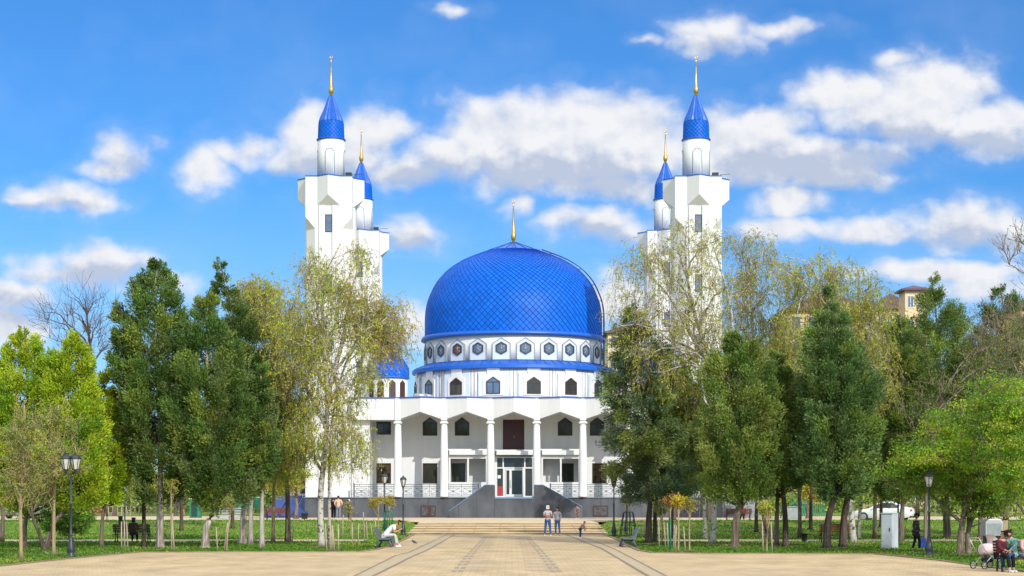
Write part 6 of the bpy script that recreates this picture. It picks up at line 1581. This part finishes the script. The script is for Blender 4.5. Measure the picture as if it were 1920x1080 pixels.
M['c_print'] = mat('floral_black', (.012, .012, .018), .85, (.40, .28, .18), 11, lo=.66, hi=.68, detail=2)
M['c_bag'] = mat('blue_bag', (.03, .10, .55), .5, (.02, .07, .42), 5)
PI = math.pi
crossed = dict(ell=(-.24, -.02, 1.17), wrl=(-.02, -.22, 1.20), elr=(.24, -.02, 1.17), wrr=(.03, -.20, 1.14), handl=(1, -.1, .1), handr=(-1, -.1, .1))
person(1027, 1005.5, 0, 1.78, .05, 'standing man in white cap and grey T-shirt, arms crossed, blue jeans', dict(crossed, anl=(-.17, 0, .09), knl=(-.13, -.02, .5), anr=(.17, 0, .09), knr=(.13, -.02, .5)), 'c_ltgrey', 'c_jeans', 'c_white', skin='skin_red', sleeve=.3, cap='c_white')
person(1045, 1004.5, 0, 1.70, -.25, 'standing person in grey hooded top and blue jeans beside the man in the white cap', dict(ell=(-.25, 0, 1.15), wrl=(-.12, -.15, 1.05), elr=(.24, .02, 1.14), wrr=(.16, -.14, .98), knr=(.13, -.06, .5), anr=(.17, -.03, .09)), 'c_grey', 'c_jeans', 'c_grey', topr=1.06)
person(1083.5, 973.0, UP, 1.42, -.6, 'person in a dusky pink coat crouching beside a small dark shape on the upper plaza', dict(pelvis=(0, .15, .55), waist=(0, .10, .70), chest=(0, -.02, .92), neckb=(0, -.10, 1.12), neck=(0, -.13, 1.18), head=(0, -.17, 1.27), crown=(0, -.17, 1.36), shl=(-.2, -.08, 1.08), ell=(-.25, -.12, .8), wrl=(-.12, -.32, .7), shr=(.2, -.08, 1.08), elr=(.25, -.12, .8), wrr=(.12, -.32, .68),
   hil=(-.11, .14, .52), knl=(-.16, -.22, .50), anl=(-.13, -.05, .09), hir=(.11, .14, .52), knr=(.16, -.22, .50), anr=(.13, -.05, .09)), 'c_mauve', 'c_mauve', 'c_white', topr=1.25)
person(1088, 1009.5, 0, 1.02, 1.2, 'small child in a pink top and jeans bending forward at the foot of the steps', dict(waist=(0, -.05, 1.08), chest=(0, -.20, 1.24), neckb=(0, -.32, 1.36), neck=(0, -.38, 1.42), head=(0, -.44, 1.50), crown=(0, -.46, 1.60), shl=(-.17, -.30, 1.32), ell=(-.22, -.40, 1.05), wrl=(-.18, -.48, .82), shr=(.17, -.30, 1.32), elr=(.22, -.38, 1.04), wrr=(.16, -.44, .80), hf=(0, -1, -.3)), 'c_pink', 'c_dkjeans', 'c_white', topr=1.12)
# three at the left on the upper plaza
person(625.5, 974.2, UP, 1.74, PI - .2, 'person in black standing left of the one in the peach shirt, seen from behind', None, 'c_black', 'c_black', 'c_white')
person(634.5, 974.5, UP, 1.90, PI, 'tall person in a peach shirt and grey trousers seen from behind', dict(ell=(-.28, .02, 1.16), wrl=(-.20, -.10, 1.0), elr=(.28, .02, 1.16), wrr=(.2, -.10, 1.0)), 'c_peach', 'c_grtrou', 'c_white', topr=1.08)
person(653.5, 974.0, UP, 1.58, PI / 2, 'person in dark clothes with a white cap beside the big left birch', dict(wrl=(-.2, -.25, 1.05), wrr=(.2, -.25, 1.08)), 'c_black', 'c_black', 'c_black', cap='c_white')
def sit(lean=0.0, **kw):
    l = lean; d = dict(pelvis=(0, 0, .53), waist=(0, -.03 - l * .12, .67), chest=(0, -.04 - l * .38, .86 - l * .03), neckb=(0, -.05 - l * .68, 1.02 - l * .08), neck=(0, -.06 - l * .78, 1.10 - l * .12), head=(0, -.10 - l * .9, 1.18 - l * .17), crown=(0, -.10 - l * 1.0, 1.27 - l * .18),
     shl=(-.17, -.05 - l * .62, .99 - l * .07), shr=(.17, -.05 - l * .62, .99 - l * .07), ell=(-.22, -.15 - l * .75, .76 - l * .1), elr=(.22, -.15 - l * .75, .76 - l * .1), wrl=(-.12, -.38, .66), wrr=(.12, -.38, .66),
     hil=(-.09, -.02, .52), hir=(.09, -.02, .52), knl=(-.12, -.46, .54), knr=(.12, -.46, .54), anl=(-.12, -.44, .09), anr=(.12, -.44, .09))
    d.update(kw); return d
# man in white bending forward on the grey bench (faces right)
gx, gy, gz = GB.location
person(0, 0, 0, 1.80, PI / 2, 'seated man in a white T-shirt and pale trousers bending forward over his hands', sit(.62, ell=(-.20, -.42, .66), elr=(.20, -.42, .66), wrl=(-.07, -.66, .76), wrr=(.07, -.66, .76), handl=(.4, -.6, .4), handr=(-.4, -.6, .4), anl=(-.12, -.52, .09), anr=(.12, -.58, .09), knl=(-.13, -.48, .56), hf=(0, -1, -.8)), 'c_white', 'c_ltgrey', 'c_white', skin='skin_red', sleeve=.3, loc=(gx - .0, gy - .3, 0))
# hooded person on the dark bench, red person on the far bench
x, y, z = at_ground(249, 1018)
person(0, 0, z - .02, 1.72, PI, 'dark hooded figure sitting on the dark slatted bench, seen from behind', sit(.08), 'c_navy', 'c_black', 'c_black', loc=(x + .0, y + .02, 0), scarf='c_navy')
x, y, z = gp(1393, 978, UP)
person(0, 0, UP, 1.74, PI, 'person in a red top sitting on the orange-brown bench', sit(.05), 'c_red', 'c_black', 'c_black', loc=(x, y + .02, 0))
# elderly woman walking with a bag
t, J, s = person(1718, 1034.5, 0, 1.58, 1.75, 'woman in a dark flowered coat and black hat carrying a blue bag', dict(elr=(.27, .02, 1.14), wrr=(.28, -.10, .92), ell=(-.25, .02, 1.14), wrl=(-.27, -.06, .92), knl=(-.09, -.12, .52), anl=(-.09, -.12, .09), knr=(.09, .03, .5), anr=(.09, .16, .10)), 'c_print', 'c_black', 'c_black', topr=1.25, hem=[(0, 0, .82, .18), (0, 0, .68, .185)], cap='c_black')
x, y, z = t.location; 
bx_, by_, _ = gp(1727.5, 1033, 0)
b = MB(); b.prism([(-.17, -.07), (.17, -.07), (.17, .07), (-.17, .07)], .16, .56, [(-.15, -.03), (.15, -.03), (.15, .03), (-.15, .03)])
o = thing('shopping_bag', (bx_, by_ - .15, 0), 'bright blue shopping bag held by the woman in the flowered coat', 'bag'); b.build('bag_body', M['c_bag'], o, world=False, bevel=.03)
hb = MB(); hb.tube([(-.08, 0, .55), (-.06, 0, .76), (.06, 0, .76), (.08, 0, .55)], .012, 6); hb.build('handle', M['c_bag'], o, world=False)
# bench and women at the right edge
xb_, yb_, _ = gp(1902, 1073)
yB = yb_ + .25
bench(xb_ + .28, yB, 0, 0.0, 1.55, 'dark bench under the three sitting women at the right edge', 'wood_dark')
person(0, 0, 0, 1.66, .45, 'woman with fair hair and dark hat in dark clothes, leftmost on the right edge bench', sit(.12, wrl=(-.10, -.36, .70), wrr=(.08, -.38, .68), knl=(-.10, -.46, .54), anl=(-.12, -.60, .09), anr=(.10, -.52, .09)), 'c_dkred', 'c_black', 'c_white', hair='hair_blond', long_hair=True, loc=(gp(1879, 1073)[0], yB - .02, 0), cap='c_black', topr=1.12)
person(0, 0, 0, 1.74, -.75, 'woman in a green flowered blouse with dark hair, middle of the right edge bench', sit(.15, knl=(-.12, -.44, .54), anl=(-.12, -.30, .09)), 'c_floral', 'c_dkjeans', 'c_grey', long_hair=True, loc=(gp(1902, 1073)[0], yB - .02, 0), topr=1.3)
person(0, 0, 0, 1.66, .2, 'woman in pale pink cut by the right picture edge', sit(.10), 'c_pink', 'c_ltgrey', 'c_white', long_hair=True, loc=(gp(1926, 1073)[0], yB, 0), topr=1.1)
# pram
x, y, _ = gp(1851, 1067)
t = thing('pram', (x, y, 0), 'pale pink pram with a dark lower basket beside the sitting women', 'pram', None, .5)
M['c_pram'] = mat('pale_pink_fabric', (.60, .47, .46), .85, (.50, .38, .38), 8, .2, 20)
skinmesh('cot', [(V3(-.28, 0, .62), (.17, .17)), (V3(0, 0, .60), (.20, .20)), (V3(.26, 0, .64), (.16, .17))], [(0, 1), (1, 2)], 'c_pram', t, root=1, sub=2)
skinmesh('hood', [(V3(.10, 0, .82), (.20, .17)), (V3(.22, 0, .95), (.20, .15)), (V3(.20, 0, .72), (.20, .18))], [(0, 1), (0, 2)], 'c_pram', t, sub=2)
skinmesh('basket', [(V3(-.22, 0, .28), (.14, .09)), (V3(.22, 0, .28), (.14, .09))], [(0, 1)], 'c_black', t, sub=2)
f = MB(); 
for s in (-.22, .22): f.tube([(-.34, s, .14), (.0, s, .42), (.34, s, .14)], .014, 6); f.tube([(.34, s, .14), (-.30, s, .60), (-.55, s, .98)], .014, 6)
f.tube([(-.55, -.22, .98), (-.55, .22, .98)], .02, 6); f.build('frame', M['alu'], t, world=False)
for wxx in (-.34, .34):
    for s in (-.25, .25):
        w = MB(); w.tube([(wxx + .125 * math.cos(q * PI / 8), s, .14 + .125 * math.sin(q * PI / 8)) for q in range(17)], .018, 6, caps=False)
        wo_ = w.build('wheel', M['tyre'], t, world=False)
        q = MB(); 
        for k in range(4): a = k * PI / 4; q.tube([(wxx - .12 * math.cos(a), s, .14 - .12 * math.sin(a)), (wxx + .12 * math.cos(a), s, .14 + .12 * math.sin(a))], .005, 4)
        q.build('spokes', M['alu'], wo_, world=False)
